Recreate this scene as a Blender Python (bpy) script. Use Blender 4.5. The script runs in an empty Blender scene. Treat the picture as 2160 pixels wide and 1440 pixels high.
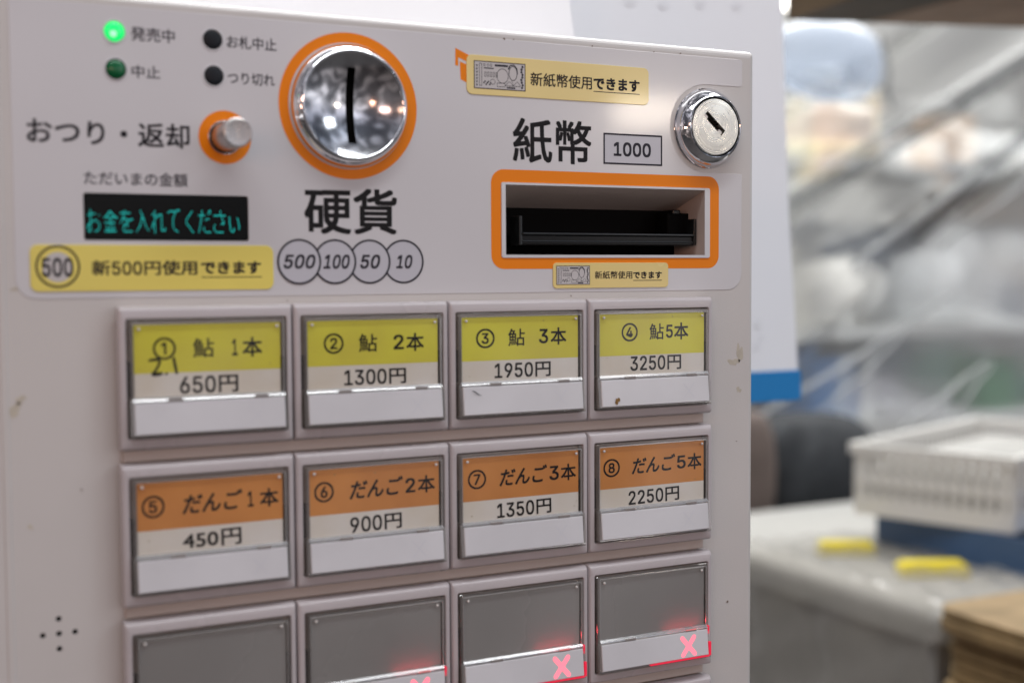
import bpy, bmesh, math, random
from mathutils import Matrix, Vector

random.seed(7)
SC = bpy.context.scene
COL = SC.collection
PI = math.pi
S = 0.001                                   # the layout below is written in millimetres


def W(x, d, z):
    """panel millimetres (x right, d behind the panel face, z up) -> world metres"""
    return (x * S, d * S, z * S)


# ------------------------------------------------------------------ camera
CAM = Vector((-73.0157, -442.4008, 10.2698))
RIGHT = Vector((0.8930, -0.4500, -0.0057))
DOWN = Vector((-0.0291, -0.0451, -0.9986))
FWD = Vector((0.4491, 0.8919, -0.0533))
F_PX = 2690.0
cam_d = bpy.data.cameras.new('camera')
cam = bpy.data.objects.new('camera', cam_d)
COL.objects.link(cam)
r, u, f = RIGHT.normalized(), -DOWN.normalized(), FWD.normalized()
u = (u - r * u.dot(r)).normalized()
f = u.cross(r).normalized()
M = Matrix(((r.x, u.x, -f.x, CAM.x * S), (r.y, u.y, -f.y, CAM.y * S), (r.z, u.z, -f.z, CAM.z * S), (0, 0, 0, 1)))
cam.matrix_world = M
cam_d.sensor_width = 36.0
cam_d.lens = F_PX / 2160 * 36
cam_d.clip_start = 0.02
cam_d.clip_end = 60
cam_d.dof.use_dof = True
cam_d.dof.focus_distance = 0.526
cam_d.dof.aperture_fstop = 5.7
cam_d.dof.aperture_blades = 0
SC.camera = cam
SC.render.resolution_x, SC.render.resolution_y = 1024, 682


def at(px, py, d):
    """the point at depth d (mm behind the panel face) seen at a photo pixel, in mm"""
    v = RIGHT * ((px - 1080) / F_PX) + DOWN * ((py - 720) / F_PX) + FWD
    p = CAM + v * ((d - CAM.y) / v.y)
    return p


# ------------------------------------------------------------------ world and lamps
SC.view_settings.view_transform = 'Standard'
SC.view_settings.look = 'None'
SC.view_settings.exposure = 0.28
SC.view_settings.gamma = 1.0
world = bpy.data.worlds.new('World')
SC.world = world
world.use_nodes = True
wn, wl = world.node_tree.nodes, world.node_tree.links
bgn = wn['Background']
tc = wn.new('ShaderNodeTexCoord')
sep = wn.new('ShaderNodeSeparateXYZ')
wl.new(tc.outputs['Generated'], sep.inputs[0])
mp = wn.new('ShaderNodeMapRange')
mp.inputs['From Min'].default_value = -1
mp.inputs['From Max'].default_value = 1
wl.new(sep.outputs['Z'], mp.inputs['Value'])
rampw = wn.new('ShaderNodeValToRGB')            # floor to ceiling
wl.new(mp.outputs[0], rampw.inputs[0])
el = rampw.color_ramp.elements
el[0].position, el[0].color = 0.0, (.09, .08, .075, 1)
el[1].position, el[1].color = 1.0, (.66, .69, .76, 1)
for p_, c_ in ((.20, (.11, .10, .10, 1)), (.36, (.24, .23, .24, 1)), (.52, (.70, .70, .74, 1)), (.64, (.42, .44, .52, 1)), (.78, (.36, .41, .50, 1))):
    e = el.new(p_)
    e.color = c_
rampx = wn.new('ShaderNodeValToRGB')            # warm stalls to the left, cool daylight to the right
mp2 = wn.new('ShaderNodeMapRange')
mp2.inputs['From Min'].default_value = -1
mp2.inputs['From Max'].default_value = 1
wl.new(sep.outputs['X'], mp2.inputs['Value'])
wl.new(mp2.outputs[0], rampx.inputs[0])
rampx.color_ramp.elements[0].color = (1.06, .93, .85, 1)
rampx.color_ramp.elements[1].color = (1.0, 1.03, 1.06, 1)
vor = wn.new('ShaderNodeTexNoise')              # added light patches for chrome to mirror, like shop fronts, people, signs
vor.inputs['Scale'].default_value = 2.8
vor.inputs['Detail'].default_value = 1.8
vor.inputs['Distortion'].default_value = 1.6
wl.new(tc.outputs['Generated'], vor.inputs['Vector'])
nr = wn.new('ShaderNodeValToRGB')
nr.color_ramp.elements[0].position, nr.color_ramp.elements[0].color = .45, (.06, .06, .07, 1)
nr.color_ramp.elements[1].position, nr.color_ramp.elements[1].color = .70, (3.4, 3.3, 3.2, 1)
e = nr.color_ramp.elements.new(.54)
e.color = (.85, .83, .82, 1)
wl.new(vor.outputs['Fac'], nr.inputs[0])
noi = wn.new('ShaderNodeTexNoise')
noi.inputs['Scale'].default_value = 3.0
noi.inputs['Detail'].default_value = 2.0
wl.new(tc.outputs['Generated'], noi.inputs['Vector'])
nr2 = wn.new('ShaderNodeValToRGB')
nr2.color_ramp.elements[0].position, nr2.color_ramp.elements[0].color = .38, (.45, .45, .47, 1)
nr2.color_ramp.elements[1].position, nr2.color_ramp.elements[1].color = .66, (1.5, 1.5, 1.5, 1)
wl.new(noi.outputs['Fac'], nr2.inputs[0])


def mulc(a, b_, fac=1.0):
    m_ = wn.new('ShaderNodeMix')
    m_.data_type = 'RGBA'
    m_.blend_type = 'MULTIPLY'
    m_.inputs['Factor'].default_value = fac
    wl.new(a, m_.inputs['A'])
    wl.new(b_, m_.inputs['B'])
    return m_.outputs['Result']


wl.new(mulc(mulc(mulc(rampw.outputs[0], rampx.outputs[0]), nr.outputs[0], .75), nr2.outputs[0], .8), bgn.inputs['Color'])
bgn.inputs['Strength'].default_value = 0.66


def lamp(name, loc, target, sx, sy, power, color=(1, 1, 1)):
    l = bpy.data.lights.new(name, 'AREA')
    l.shape = 'RECTANGLE'
    l.size, l.size_y = sx, sy
    l.energy = power
    l.color = color
    o = bpy.data.objects.new(name, l)
    COL.objects.link(o)
    o.location = loc
    o.rotation_euler = (Vector(target) - Vector(loc)).to_track_quat('-Z', 'Y').to_euler()
    return o


lamp('unseen_overhead_lamp', (0.20, -0.75, 1.75), (0.15, -0.15, 0), 2.2, 0.22, 20.0, (.965, .985, 1.0))
lamp('unseen_overhead_lamp', (0.25, 0.45, 1.15), (0.20, 0.10, 0), 1.2, 0.18, 15.0, (.97, .985, 1.0))
lamp('daylight_opening', (1.9, -1.5, 1.15), (0.1, 0, 0), 0.5, 0.35, 4.0, (.88, .94, 1.0))
lamp('unseen_warm_lamp', (1.19, -1.52, 0.300), (0.15, 0, 0), 0.12, 0.055, .75, (1.0, .86, .70))  # added unseen lamp; its reflection makes the glare beside the lock
lamp('unseen_warm_lamp', (-1.2, -1.5, 0.42), (0.1, 0, 0), 0.26, 0.16, 1.6, (1.0, .55, .36))
lamp('unseen_warm_lamp', (-1.5, -0.9, 0.12), (0.1, 0, 0), 0.34, 0.12, 1.4, (1.0, .50, .34))
lamp('unseen_warm_lamp', (-0.16, -1.6, 0.13), (0.1, 0, 0), 0.09, 0.05, .45, (1.0, .50, .30))  # added out of view for a warm highlight in the coin dish
lamp('unseen_warm_lamp', (-0.45, -1.35, 0.33), (0.1, 0, 0), 0.22, 0.12, .8, (1.0, .62, .50))  # likewise added, to warm the dish's reflections
lamp('unseen_overhead_lamp', (1.8, 1.38, 1.5), (1.95, 1.75, -0.2), 2.0, 0.2, 95.0, (1.0, .99, .96))  # added unseen lamp, brightens the goods behind the vinyl
lamp('unseen_overhead_lamp', (1.5, 0.35, 1.6), (1.2, 0.7, -0.3), 1.2, 0.3, 4.0, (1.0, .98, .95))


# ------------------------------------------------------------------ materials
def sock(b, n, v):
    if n in b.inputs:
        b.inputs[n].default_value = v


def mat(name, color, rough=.45, metal=0.0, var=0.0, vscale=60.0, bump=0.0, bscale=900.0, coat=0.0,
        emit=None, estr=0.0, spec=.5, detail=4.0, var_color=None):
    m = bpy.data.materials.new(name)
    m.use_nodes = True
    n, l = m.node_tree.nodes, m.node_tree.links
    b = n['Principled BSDF']
    b.inputs['Base Color'].default_value = (*color, 1)
    b.inputs['Roughness'].default_value = rough
    b.inputs['Metallic'].default_value = metal
    sock(b, 'Specular IOR Level', spec)
    sock(b, 'Coat Weight', coat)
    sock(b, 'Coat Roughness', .08)
    if emit:
        b.inputs['Emission Color'].default_value = (*emit, 1)
        b.inputs['Emission Strength'].default_value = estr
    if var or bump:
        t = n.new('ShaderNodeTexCoord')
    if var:
        nz = n.new('ShaderNodeTexNoise')
        nz.inputs['Scale'].default_value = vscale
        nz.inputs['Detail'].default_value = detail
        l.new(t.outputs['Object'], nz.inputs['Vector'])
        rp = n.new('ShaderNodeValToRGB')
        c2 = var_color or tuple(max(0, c * (1 - var)) for c in color)
        rp.color_ramp.elements[0].position, rp.color_ramp.elements[0].color = .32, (*c2, 1)
        rp.color_ramp.elements[1].position, rp.color_ramp.elements[1].color = .66, (*color, 1)
        l.new(nz.outputs['Fac'], rp.inputs[0])
        l.new(rp.outputs[0], b.inputs['Base Color'])
        mr = n.new('ShaderNodeMapRange')
        mr.inputs['To Min'].default_value = min(1, rough * 1.25)
        mr.inputs['To Max'].default_value = rough * .85
        l.new(nz.outputs['Fac'], mr.inputs['Value'])
        l.new(mr.outputs[0], b.inputs['Roughness'])
    if bump:
        nb = n.new('ShaderNodeTexNoise')
        nb.inputs['Scale'].default_value = bscale
        nb.inputs['Detail'].default_value = 2.0
        l.new(t.outputs['Object'], nb.inputs['Vector'])
        bp = n.new('ShaderNodeBump')
        bp.inputs['Strength'].default_value = bump
        bp.inputs['Distance'].default_value = .0004
        l.new(nb.outputs['Fac'], bp.inputs['Height'])
        l.new(bp.outputs[0], b.inputs['Normal'])
    return m


def clear_mat(name, tint=(.97, .97, .96), gloss=.06, rough=.03, haze=0.0, haze_color=(.8, .8, .8)):
    """clear plastic sheet: lets light straight through, mirrors a little"""
    m = bpy.data.materials.new(name)
    m.use_nodes = True
    n, l = m.node_tree.nodes, m.node_tree.links
    out = n['Material Output']
    n.remove(n['Principled BSDF'])
    tr = n.new('ShaderNodeBsdfTransparent')
    tr.inputs['Color'].default_value = (*tint, 1)
    gl = n.new('ShaderNodeBsdfGlossy')
    gl.inputs['Roughness'].default_value = rough
    fr = n.new('ShaderNodeLayerWeight')
    fr.inputs['Blend'].default_value = .5
    pw = n.new('ShaderNodeMath')
    pw.operation = 'POWER'
    pw.inputs[1].default_value = 5.0
    l.new(fr.outputs['Facing'], pw.inputs[0])
    ad = n.new('ShaderNodeMath')
    ad.operation = 'MULTIPLY_ADD'
    ad.use_clamp = True
    ad.inputs[1].default_value = .95
    ad.inputs[2].default_value = gloss + .022
    l.new(pw.outputs[0], ad.inputs[0])
    mxs = n.new('ShaderNodeMixShader')
    l.new(ad.outputs[0], mxs.inputs[0])
    src = tr.outputs[0]
    if haze:
        df = n.new('ShaderNodeBsdfDiffuse')
        df.inputs['Color'].default_value = (*haze_color, 1)
        tl = n.new('ShaderNodeBsdfTranslucent')
        tl.inputs['Color'].default_value = (*haze_color, 1)
        a1 = n.new('ShaderNodeMixShader')
        a1.inputs[0].default_value = .45
        l.new(df.outputs[0], a1.inputs[1])
        l.new(tl.outputs[0], a1.inputs[2])
        mh = n.new('ShaderNodeMixShader')
        mh.inputs[0].default_value = haze
        l.new(tr.outputs[0], mh.inputs[1])
        l.new(a1.outputs[0], mh.inputs[2])
        src = mh.outputs[0]
    l.new(src, mxs.inputs[1])
    l.new(gl.outputs[0], mxs.inputs[2])
    l.new(mxs.outputs[0], out.inputs['Surface'])
    return m


def brushed_mat(name, color, cx, cz, kind='ring', rough=.30):
    """turned metal: fine scratches around (ring) or out from (radial) the axis at cx, cz"""
    m = mat(name, color, rough, 1.0)
    n, l = m.node_tree.nodes, m.node_tree.links
    b = n['Principled BSDF']
    t = n.new('ShaderNodeTexCoord')
    mpn = n.new('ShaderNodeMapping')
    mpn.inputs['Location'].default_value = (-cx * S, 0, -cz * S)
    l.new(t.outputs['Object'], mpn.inputs['Vector'])
    sp = n.new('ShaderNodeSeparateXYZ')
    l.new(mpn.outputs[0], sp.inputs[0])
    if kind == 'ring':
        ln = n.new('ShaderNodeVectorMath')
        ln.operation = 'LENGTH'
        cb = n.new('ShaderNodeCombineXYZ')
        l.new(sp.outputs['X'], cb.inputs[0])
        l.new(sp.outputs['Z'], cb.inputs[1])
        l.new(cb.outputs[0], ln.inputs[0])
        val = ln.outputs['Value']
        sc_ = 2600.0
    else:
        an = n.new('ShaderNodeMath')
        an.operation = 'ARCTAN2'
        l.new(sp.outputs['Z'], an.inputs[0])
        l.new(sp.outputs['X'], an.inputs[1])
        val = an.outputs[0]
        sc_ = 14.0
    nz = n.new('ShaderNodeTexNoise')
    nz.noise_dimensions = '1D'
    nz.inputs['Scale'].default_value = sc_
    nz.inputs['Detail'].default_value = 3
    l.new(val, nz.inputs['W'])
    nz2 = n.new('ShaderNodeTexNoise')
    nz2.inputs['Scale'].default_value = 260
    nz2.inputs['Detail'].default_value = 5
    l.new(t.outputs['Object'], nz2.inputs['Vector'])
    ma = n.new('ShaderNodeMath')
    ma.operation = 'ADD'
    l.new(nz.outputs['Fac'], ma.inputs[0])
    l.new(nz2.outputs['Fac'], ma.inputs[1])
    rp = n.new('ShaderNodeMapRange')
    rp.inputs['From Min'].default_value = .5
    rp.inputs['From Max'].default_value = 1.5
    rp.inputs['To Min'].default_value = rough * .6
    rp.inputs['To Max'].default_value = rough * 1.5
    l.new(ma.outputs[0], rp.inputs['Value'])
    l.new(rp.outputs[0], b.inputs['Roughness'])
    bp = n.new('ShaderNodeBump')
    bp.inputs['Strength'].default_value = .35 if kind == 'ring' else .16
    bp.inputs['Distance'].default_value = .00025
    l.new(ma.outputs[0], bp.inputs['Height'])
    l.new(bp.outputs[0], b.inputs['Normal'])
    return m


M_BODY = mat('ivory_plastic', (.575, .555, .54), .34, var=.06, vscale=16, bump=.12, bscale=1500)
M_FILM = mat('printed_film', (.590, .582, .602), .22, var=.03, vscale=12, bump=.03, bscale=700, coat=.35)
M_FRAME = mat('mauve_grey_plastic', (.498, .462, .474), .25, var=.09, vscale=22, bump=.10, bscale=1800)
M_BASE = mat('cream_plastic', (.53, .47, .43), .42, var=.06, vscale=25)
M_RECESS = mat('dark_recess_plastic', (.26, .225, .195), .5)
M_INK = mat('black_ink', (.016, .014, .018), .6, spec=.2)
M_INKB = mat('bold_black_ink', (.010, .009, .010), .6, spec=.2)
M_INKG = mat('dark_grey_ink', (.030, .028, .038), .6, spec=.2)
M_ORANGE = mat('orange_print', (.84, .225, .0), .38, var=.04, vscale=20, spec=.25)
M_STICK = mat('yellow_sticker_vinyl', (.78, .655, .14), .25, var=.07, vscale=22, coat=.3)
M_STICK2 = mat('tan_yellow_sticker_vinyl', (.76, .60, .22), .25, var=.07, vscale=22, coat=.3)
M_PALE = mat('pale_grey_print', (.50, .50, .55), .3)
M_BLUR = mat('silver_print', (.52, .50, .50), .35)
M_YEL = mat('yellow_card_paper', (.76, .73, .06), .55, var=.10, vscale=45, var_color=(.68, .62, .07))
M_ORC = mat('orange_card_paper', (.70, .295, .075), .55, var=.10, vscale=45, var_color=(.60, .24, .06))
M_CARD = mat('aged_white_paper', (.80, .785, .77), .6, var=.09, vscale=38, var_color=(.73, .68, .60))
M_GREYC = mat('grey_plastic_blank', (.30, .297, .30), .26, var=.10, vscale=20)
M_WHITE = mat('white_press_plastic', (.635, .64, .668), .30, var=.10, vscale=30, coat=.2)
M_STAIN = mat('tape_residue_glue', (.52, .48, .40), .5, var=.15, vscale=300)
M_BROWN = mat('brown_stain', (.26, .14, .03), .5, var=.3, vscale=700)
M_GHOST = mat('unlit_cross_print', (.57, .58, .625), .35)
M_CLEAR = clear_mat('clear_acrylic', gloss=.0)
M_RIM = clear_mat('clear_acrylic_edge', tint=(.93, .92, .90), gloss=.10, rough=.06, haze=.14, haze_color=(.6, .57, .54))
M_GLINT = clear_mat('acrylic_edge_glint', tint=(.9, .9, .9), gloss=.22, rough=.12, haze=.35, haze_color=(.8, .78, .76))  # pale haze paints the glint along the cap's edges
M_SEAM = clear_mat('acrylic_ridge', tint=(.88, .87, .86), gloss=.22, rough=.14, haze=.30, haze_color=(.85, .85, .86))
M_PIN = mat('moulded_pin', (.62, .60, .58), .2)
M_CHROME = mat('chrome', (.80, .80, .82), .035, 1.0, bump=.05, bscale=250)
M_DISH = mat('polished_dish_chrome', (.64, .645, .67), .115, 1.0, var=.10, vscale=70, bump=.07, bscale=160)
M_LOCK = brushed_mat('turned_nickel', (.72, .70, .64), 241.4, 70.3, 'ring', .30)
M_KNOB = brushed_mat('turned_aluminium', (.46, .445, .435), 38.7, 57.8, 'radial', .28)
M_SHAFT = mat('aluminium_shaft', (.50, .475, .46), .30, 1.0)
M_BLACK = mat('black_plastic', (.006, .007, .008), .20, spec=.22)
M_BLACKG = mat('glossy_black_plastic', (.010, .012, .013), .14, spec=.5)
M_DULL = mat('dull_black_plastic', (.004, .004, .004), .7, spec=.06)
M_GLASSB = mat('dark_display_glass', (.004, .005, .005), .22, spec=.16)
M_CYAN = mat('display_dots', (.0, .10, .09), .5, emit=(.0, .52, .47), estr=.70)
M_LIT = mat('lit_green_lens', (.02, .5, .10), .2, emit=(.0, .85, .17), estr=.75)
M_LITC = mat('lit_green_core', (.2, .8, .3), .2, emit=(.30, 1.0, .42), estr=1.0)
M_DGREEN = mat('dark_green_lens', (.0, .115, .035), .22)
M_DLENS = mat('smoked_lens', (.008, .010, .014), .5, spec=.25)
M_CROSS = mat('lit_red_cross', (.9, .2, .25), .4, emit=(1.0, .16, .22), estr=.95)
M_RED = mat('painted_red_leak', (.5, .02, .05), .25, emit=(.80, .012, .05), estr=.50)


# ------------------------------------------------------------------ mesh building
class MB:
    def __init__(self):
        self.v, self.f, self.m, self.s = [], [], [], []

    def add(self, verts, faces, mi=0, smooth=False):
        o = len(self.v)
        self.v += verts
        for fc in faces:
            self.f.append([i + o for i in fc])
            self.m.append(mi)
            self.s.append(smooth)
        return self

    def loft(self, loops, cap0=True, cap1=True, mi=0, smooth=False, closed=True):
        n = len(loops[0])
        vs = [p for lp in loops for p in lp]
        fs = []
        for k in range(len(loops) - 1):
            for i in range(n if closed else n - 1):
                j = (i + 1) % n
                fs.append([k * n + i, k * n + j, (k + 1) * n + j, (k + 1) * n + i])
        if cap0:
            fs.append(list(range(n))[::-1])
        if cap1:
            fs.append([(len(loops) - 1) * n + i for i in range(n)])
        return self.add(vs, fs, mi, smooth)

    def slab(self, x0, z0, x1, z1, rad, d0, d1, bev=0.0, seg=1, mi=0, n=4):
        """rounded rectangle from depth d0 (back) to d1 (front), front edge bevelled"""
        lp = [rr(x0, z0, x1, z1, rad, d0, n)]
        if bev:
            for k in range(seg + 1):
                a = k / seg * PI / 2
                ins, up = bev * (1 - math.cos(a)), bev * (1 - math.sin(a))
                lp.append(rr(x0 + ins, z0 + ins, x1 - ins, z1 - ins, max(rad - ins, .02), d1 + up, n))
        else:
            lp.append(rr(x0, z0, x1, z1, rad, d1, n))
        return self.loft(lp, mi=mi)

    def ring_slab(self, o, i, d0, d1, mi=0):
        """flat band between two outlines (same point count), thickness d0..d1"""
        return self.loft([[(x, d0, z) for x, z in o], [(x, d1, z) for x, z in o],
                          [(x, d1, z) for x, z in i], [(x, d0, z) for x, z in i], [(x, d0, z) for x, z in o]],
                         False, False, mi)

    def lathe(self, prof, cx, cz, seg=72, mi=0, cap0=True, cap1=True, smooth=True):
        lps = [[(cx + q * math.cos(2 * PI * k / seg), d, cz + q * math.sin(2 * PI * k / seg)) for k in range(seg)]
               for q, d in prof]
        return self.loft(lps, cap0, cap1, mi, smooth)

    def box(self, x0, x1, d0, d1, z0, z1, mi=0):
        v = [(x, d, z) for x in (x0, x1) for d in (d0, d1) for z in (z0, z1)]
        return self.add(v, [[0, 1, 3, 2], [4, 6, 7, 5], [0, 4, 5, 1], [2, 3, 7, 6], [0, 2, 6, 4], [1, 5, 7, 3]], mi)

    def tube(self, pts, rad, seg=10, mi=0):
        lps = []
        for k, p in enumerate(pts):
            p = Vector(p)
            a = Vector(pts[max(k - 1, 0)])
            b = Vector(pts[min(k + 1, len(pts) - 1)])
            t = (b - a).normalized()
            s1 = t.cross(Vector((0.13, .31, .94))).normalized()
            s2 = t.cross(s1)
            rk = rad[k] if isinstance(rad, (list, tuple)) else rad
            lps.append([tuple(p + s1 * rk * math.cos(2 * PI * q / seg) + s2 * rk * math.sin(2 * PI * q / seg)) for q in range(seg)])
        return self.loft(lps, mi=mi, smooth=True)

    def build(self, name, mats, parent=None, recalc=True, origin=(0, 0, 0), sharp=35):
        me = bpy.data.meshes.new(name)
        ox, oy, oz = origin
        me.from_pydata([W(x - ox, d - oy, z - oz) for x, d, z in self.v], [], self.f)
        mats = mats if isinstance(mats, (list, tuple)) else [mats]
        for q in mats:
            me.materials.append(q)
        for p, mi, sm in zip(me.polygons, self.m, self.s):
            p.material_index = mi
            p.use_smooth = sm
        if recalc:
            bm = bmesh.new()
            bm.from_mesh(me)
            bmesh.ops.remove_doubles(bm, verts=bm.verts, dist=1e-6)
            bmesh.ops.recalc_face_normals(bm, faces=bm.faces)
            bm.to_mesh(me)
            bm.free()
        if any(self.s):
            me.set_sharp_from_angle(angle=math.radians(sharp))
        o = bpy.data.objects.new(name, me)
        COL.objects.link(o)
        o.location = W(*origin)
        if parent:
            o.parent = parent
            o.matrix_parent_inverse = parent_inv(parent)
        return o


def parent_inv(p):
    m_ = Matrix.Translation(p.location)
    q = p.parent
    m_ = Matrix.Identity(4)
    chain = []
    while p:
        chain.append(p)
        p = p.parent
    for c in reversed(chain):
        m_ = m_ @ c.matrix_parent_inverse @ c.matrix_basis
    return m_.inverted()


def rr(x0, z0, x1, z1, rad, d, n=4):
    pts = []
    for cx, cz, a0 in ((x1 - rad, z1 - rad, 0), (x0 + rad, z1 - rad, 90), (x0 + rad, z0 + rad, 180), (x1 - rad, z0 + rad, 270)):
        for k in range(n + 1):
            a = math.radians(a0 + 90 * k / n)
            pts.append((cx + rad * math.cos(a), d, cz + rad * math.sin(a)))
    return pts


def rr2(x0, z0, x1, z1, rad, n=6):
    return [(p[0], p[2]) for p in rr(x0, z0, x1, z1, rad, 0, n)]


def circ(cx, cz, r_, n=72, rz=None):
    rz = rz or r_
    return [(cx + r_ * math.cos(2 * PI * k / n), cz + rz * math.sin(2 * PI * k / n)) for k in range(n)]


def boolean(o, cutter_mb):
    c = cutter_mb.build('cutter', M_INK, origin=tuple(v / S for v in o.location))
    md = o.modifiers.new('b', 'BOOLEAN')
    md.operation = 'DIFFERENCE'
    md.object = c
    md.solver = 'EXACT'
    bpy.context.view_layer.update()
    dg = bpy.context.evaluated_depsgraph_get()
    me = bpy.data.meshes.new_from_object(o.evaluated_get(dg), depsgraph=dg)
    o.modifiers.clear()
    old = o.data
    o.data = me
    me.name = old.name
    bpy.data.meshes.remove(old)
    cm = c.data
    bpy.data.objects.remove(c)
    bpy.data.meshes.remove(cm)


_tc = {}
try:                                            # Blender's own interface font: plain grotesque figures
    import os
    GROT = bpy.data.fonts.load(os.path.join(bpy.utils.system_resource('DATAFILES', path='fonts'), 'Inter.woff2'))
except Exception:
    GROT = None


def glyphs(body, bold=0.0, shear=0.0):
    """outline text as a flat mesh, normalised to 0..1 in both directions"""
    key = (body, bold, shear)
    if key in _tc:
        return _tc[key]
    runs = []
    for ch in body:
        kd = ord(ch) < 128 or 0x2460 <= ord(ch) <= 0x2473
        if runs and runs[-1][0] == kd:
            runs[-1][1] += ch
        else:
            runs.append([kd, ch])
    vs, fs, pen = [], [], 0.0
    for kd, part in runs:
        cu = bpy.data.curves.new('t', 'FONT')
        cu.body = part
        cu.shear = shear
        if GROT and kd and '4' not in part:
            cu.font = GROT
        cu.resolution_u = 3
        o = bpy.data.objects.new('t', cu)
        COL.objects.link(o)
        bpy.context.view_layer.update()
        dg = bpy.context.evaluated_depsgraph_get()
        me = bpy.data.meshes.new_from_object(o.evaluated_get(dg), depsgraph=dg)
        o0 = len(vs)
        mixed = len(runs) > 1 and kd and '4' not in part
        kx, ky, dy = (1.22, 1.62, -.055) if mixed else (1, 1, 0)
        vs += [(pen + v.co.x * kx, dy + v.co.y * ky) for v in me.vertices]
        fs += [[i + o0 for i in p.vertices] for p in me.polygons]
        if kd:
            pen = max(v[0] for v in vs[o0:]) + .07
        else:
            pen += len(part)
        bpy.data.objects.remove(o)
        bpy.data.curves.remove(cu)
        bpy.data.meshes.remove(me)
    lay = [0.0] * len(vs)
    if bold:                                   # heavier strokes: the outline laid over itself, a hair apart
        v0, f0 = vs, fs
        vs, fs, lay = [], [], []
        for q, (bx, by) in enumerate(((-1, -1), (1, -1), (1, 1), (-1, 1), (0, 0))):
            o0 = len(vs)
            vs = vs + [(x + bx * bold, y + by * bold) for x, y in v0]
            fs = fs + [[i + o0 for i in p] for p in f0]
            lay = lay + [-.004 * q] * len(v0)
    x0, x1 = min(v[0] for v in vs), max(v[0] for v in vs)
    y0, y1 = min(v[1] for v in vs), max(v[1] for v in vs)
    vs = [((x - x0) / (x1 - x0), (y - y0) / (y1 - y0), w) for (x, y), w in zip(vs, lay)]
    _tc[key] = (vs, fs)
    return _tc[key]


def put_text(mb, body, x0, z0, x1, z1, d, mi=0, bold=0.0, shear=0.0, rot=0.0):
    vs, fs = glyphs(body, bold, shear)
    cx, cz = (x0 + x1) / 2, (z0 + z1) / 2
    c, s = math.cos(rot), math.sin(rot)
    out = []
    for a, b, w in vs:
        x, z = x0 + a * (x1 - x0) - cx, z0 + b * (z1 - z0) - cz
        out.append((cx + x * c - z * s, d + w, cz + x * s + z * c))
    mb.add(out, fs, mi)


def put_rect(mb, x0, z0, x1, z1, d, mi=0):
    mb.add([(x0, d, z0), (x1, d, z0), (x1, d, z1), (x0, d, z1)], [[0, 1, 2, 3]], mi)


def put_band(mb, o, i, d, mi=0):
    n = len(o)
    mb.add([(x, d, z) for x, z in o] + [(x, d, z) for x, z in i],
           [[k, (k + 1) % n, n + (k + 1) % n, n + k] for k in range(n)], mi)


def put_poly(mb, pts, d, mi=0):
    mb.add([(x, d, z) for x, z in pts], [list(range(len(pts)))], mi)


def put_stroke(mb, pts, w, d, mi=0):
    """pen stroke of width w along 2-D points; w may be a list"""
    n = len(pts)
    L, R_ = [], []
    for k in range(n):
        a = Vector(pts[max(k - 1, 0)])
        b = Vector(pts[min(k + 1, n - 1)])
        t = (b - a).normalized()
        nx = Vector((-t.y, t.x)) * ((w[k] if isinstance(w, (list, tuple)) else w) / 2)
        p = Vector(pts[k])
        L.append((p.x + nx.x, d, p.y + nx.y))
        R_.append((p.x - nx.x, d, p.y - nx.y))
    mb.add(L + R_, [[k, n + k, n + k + 1, k + 1] for k in range(n - 1)], mi)


def text_obj(name, items, parent, mats, d):
    for it in items:
        mb = MB()
        put_text(mb, it[0], it[1], it[2], it[3], it[4], d, *it[5:])
        mb.build(name, mats, parent, recalc=False)


def thing(name, label, cat, loc=(0, 0, 0), group=None):
    o = bpy.data.objects.new(name, None)
    o.empty_display_size = .05
    COL.objects.link(o)
    o.location = W(*loc)
    tag(o, label, cat, group)
    return o


def tag(o, label, cat, group=None, kind=None):
    o['label'] = label
    o['category'] = cat
    if group:
        o['group'] = group
    if kind:
        o['kind'] = kind
    return o


# ================================================================== GROUND
FLOOR = -1150.0
g = MB().add([(-4000, -1600, FLOOR), (9000, -1600, FLOOR), (9000, 6000, FLOOR), (-4000, 6000, FLOOR)], [[0, 1, 2, 3]])
go = g.build('ground', mat('dark_concrete', (.085, .08, .078), .8, var=.25, vscale=3), recalc=False)
go['kind'] = 'structure'

# ================================================================== TICKET MACHINE
machine = thing('ticket_machine', 'cream meal ticket machine with coin slot, bill slot and rows of price buttons', 'ticket machine', (115, 170, FLOOR))

X0, X1, ZT = -130.0, 266.2, 103.6
body = MB().slab(X0, FLOOR, X1, ZT, 2.2, 340, -.14, 3.0, 5).build('body', M_BODY, machine)
MB().slab(-36.0, FLOOR, -33.4, ZT - 3.2, .8, .2, -.55, .6, 4).build('edge_trim', M_BODY, machine)

BX0, BX1, BZ0, BZ1 = 147.0, 240.0, 17.4, 44.4          # bill opening
LEDS = [(2.3, 91.2), (2.5, 78.8), (35.0, 91.0), (35.2, 78.7)]
KX, KZ = 38.7, 57.8
SPK = [(-19.8, -103.6), (-24.9, -108.6), (-19.8, -108.6), (-14.7, -108.6), (-19.8, -113.7)]


def cutters(film):
    c = MB()
    c.slab(BX0 - .8, BZ0 - .8, BX1 + .8, BZ1 + .8, .4, 70 if not film else 5, -5)
    for x, z in LEDS:
        c.lathe([(3.45, 5), (3.45, -5)], x, z, 40)
    c.lathe([(5.9, 24 if not film else 5), (5.9, -5)], KX, KZ, 48)
    c.slab(-8.9, 22.0, 46.5, 37.7, .8, 6, -5)
    c.lathe([(19.5, 30), (19.5, -5)], 84.3, 70.9, 48)
    if not film:
        for x, z in SPK:
            c.lathe([(.95, 12), (.95, -5)], x, z, 20)
    return c


boolean(body, cutters(False))
# printed film over the upper half, notched round the lock
FZ0, FZ1, FX0, FX1 = 2.7, 99.6, -30.6, 259.3


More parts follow.
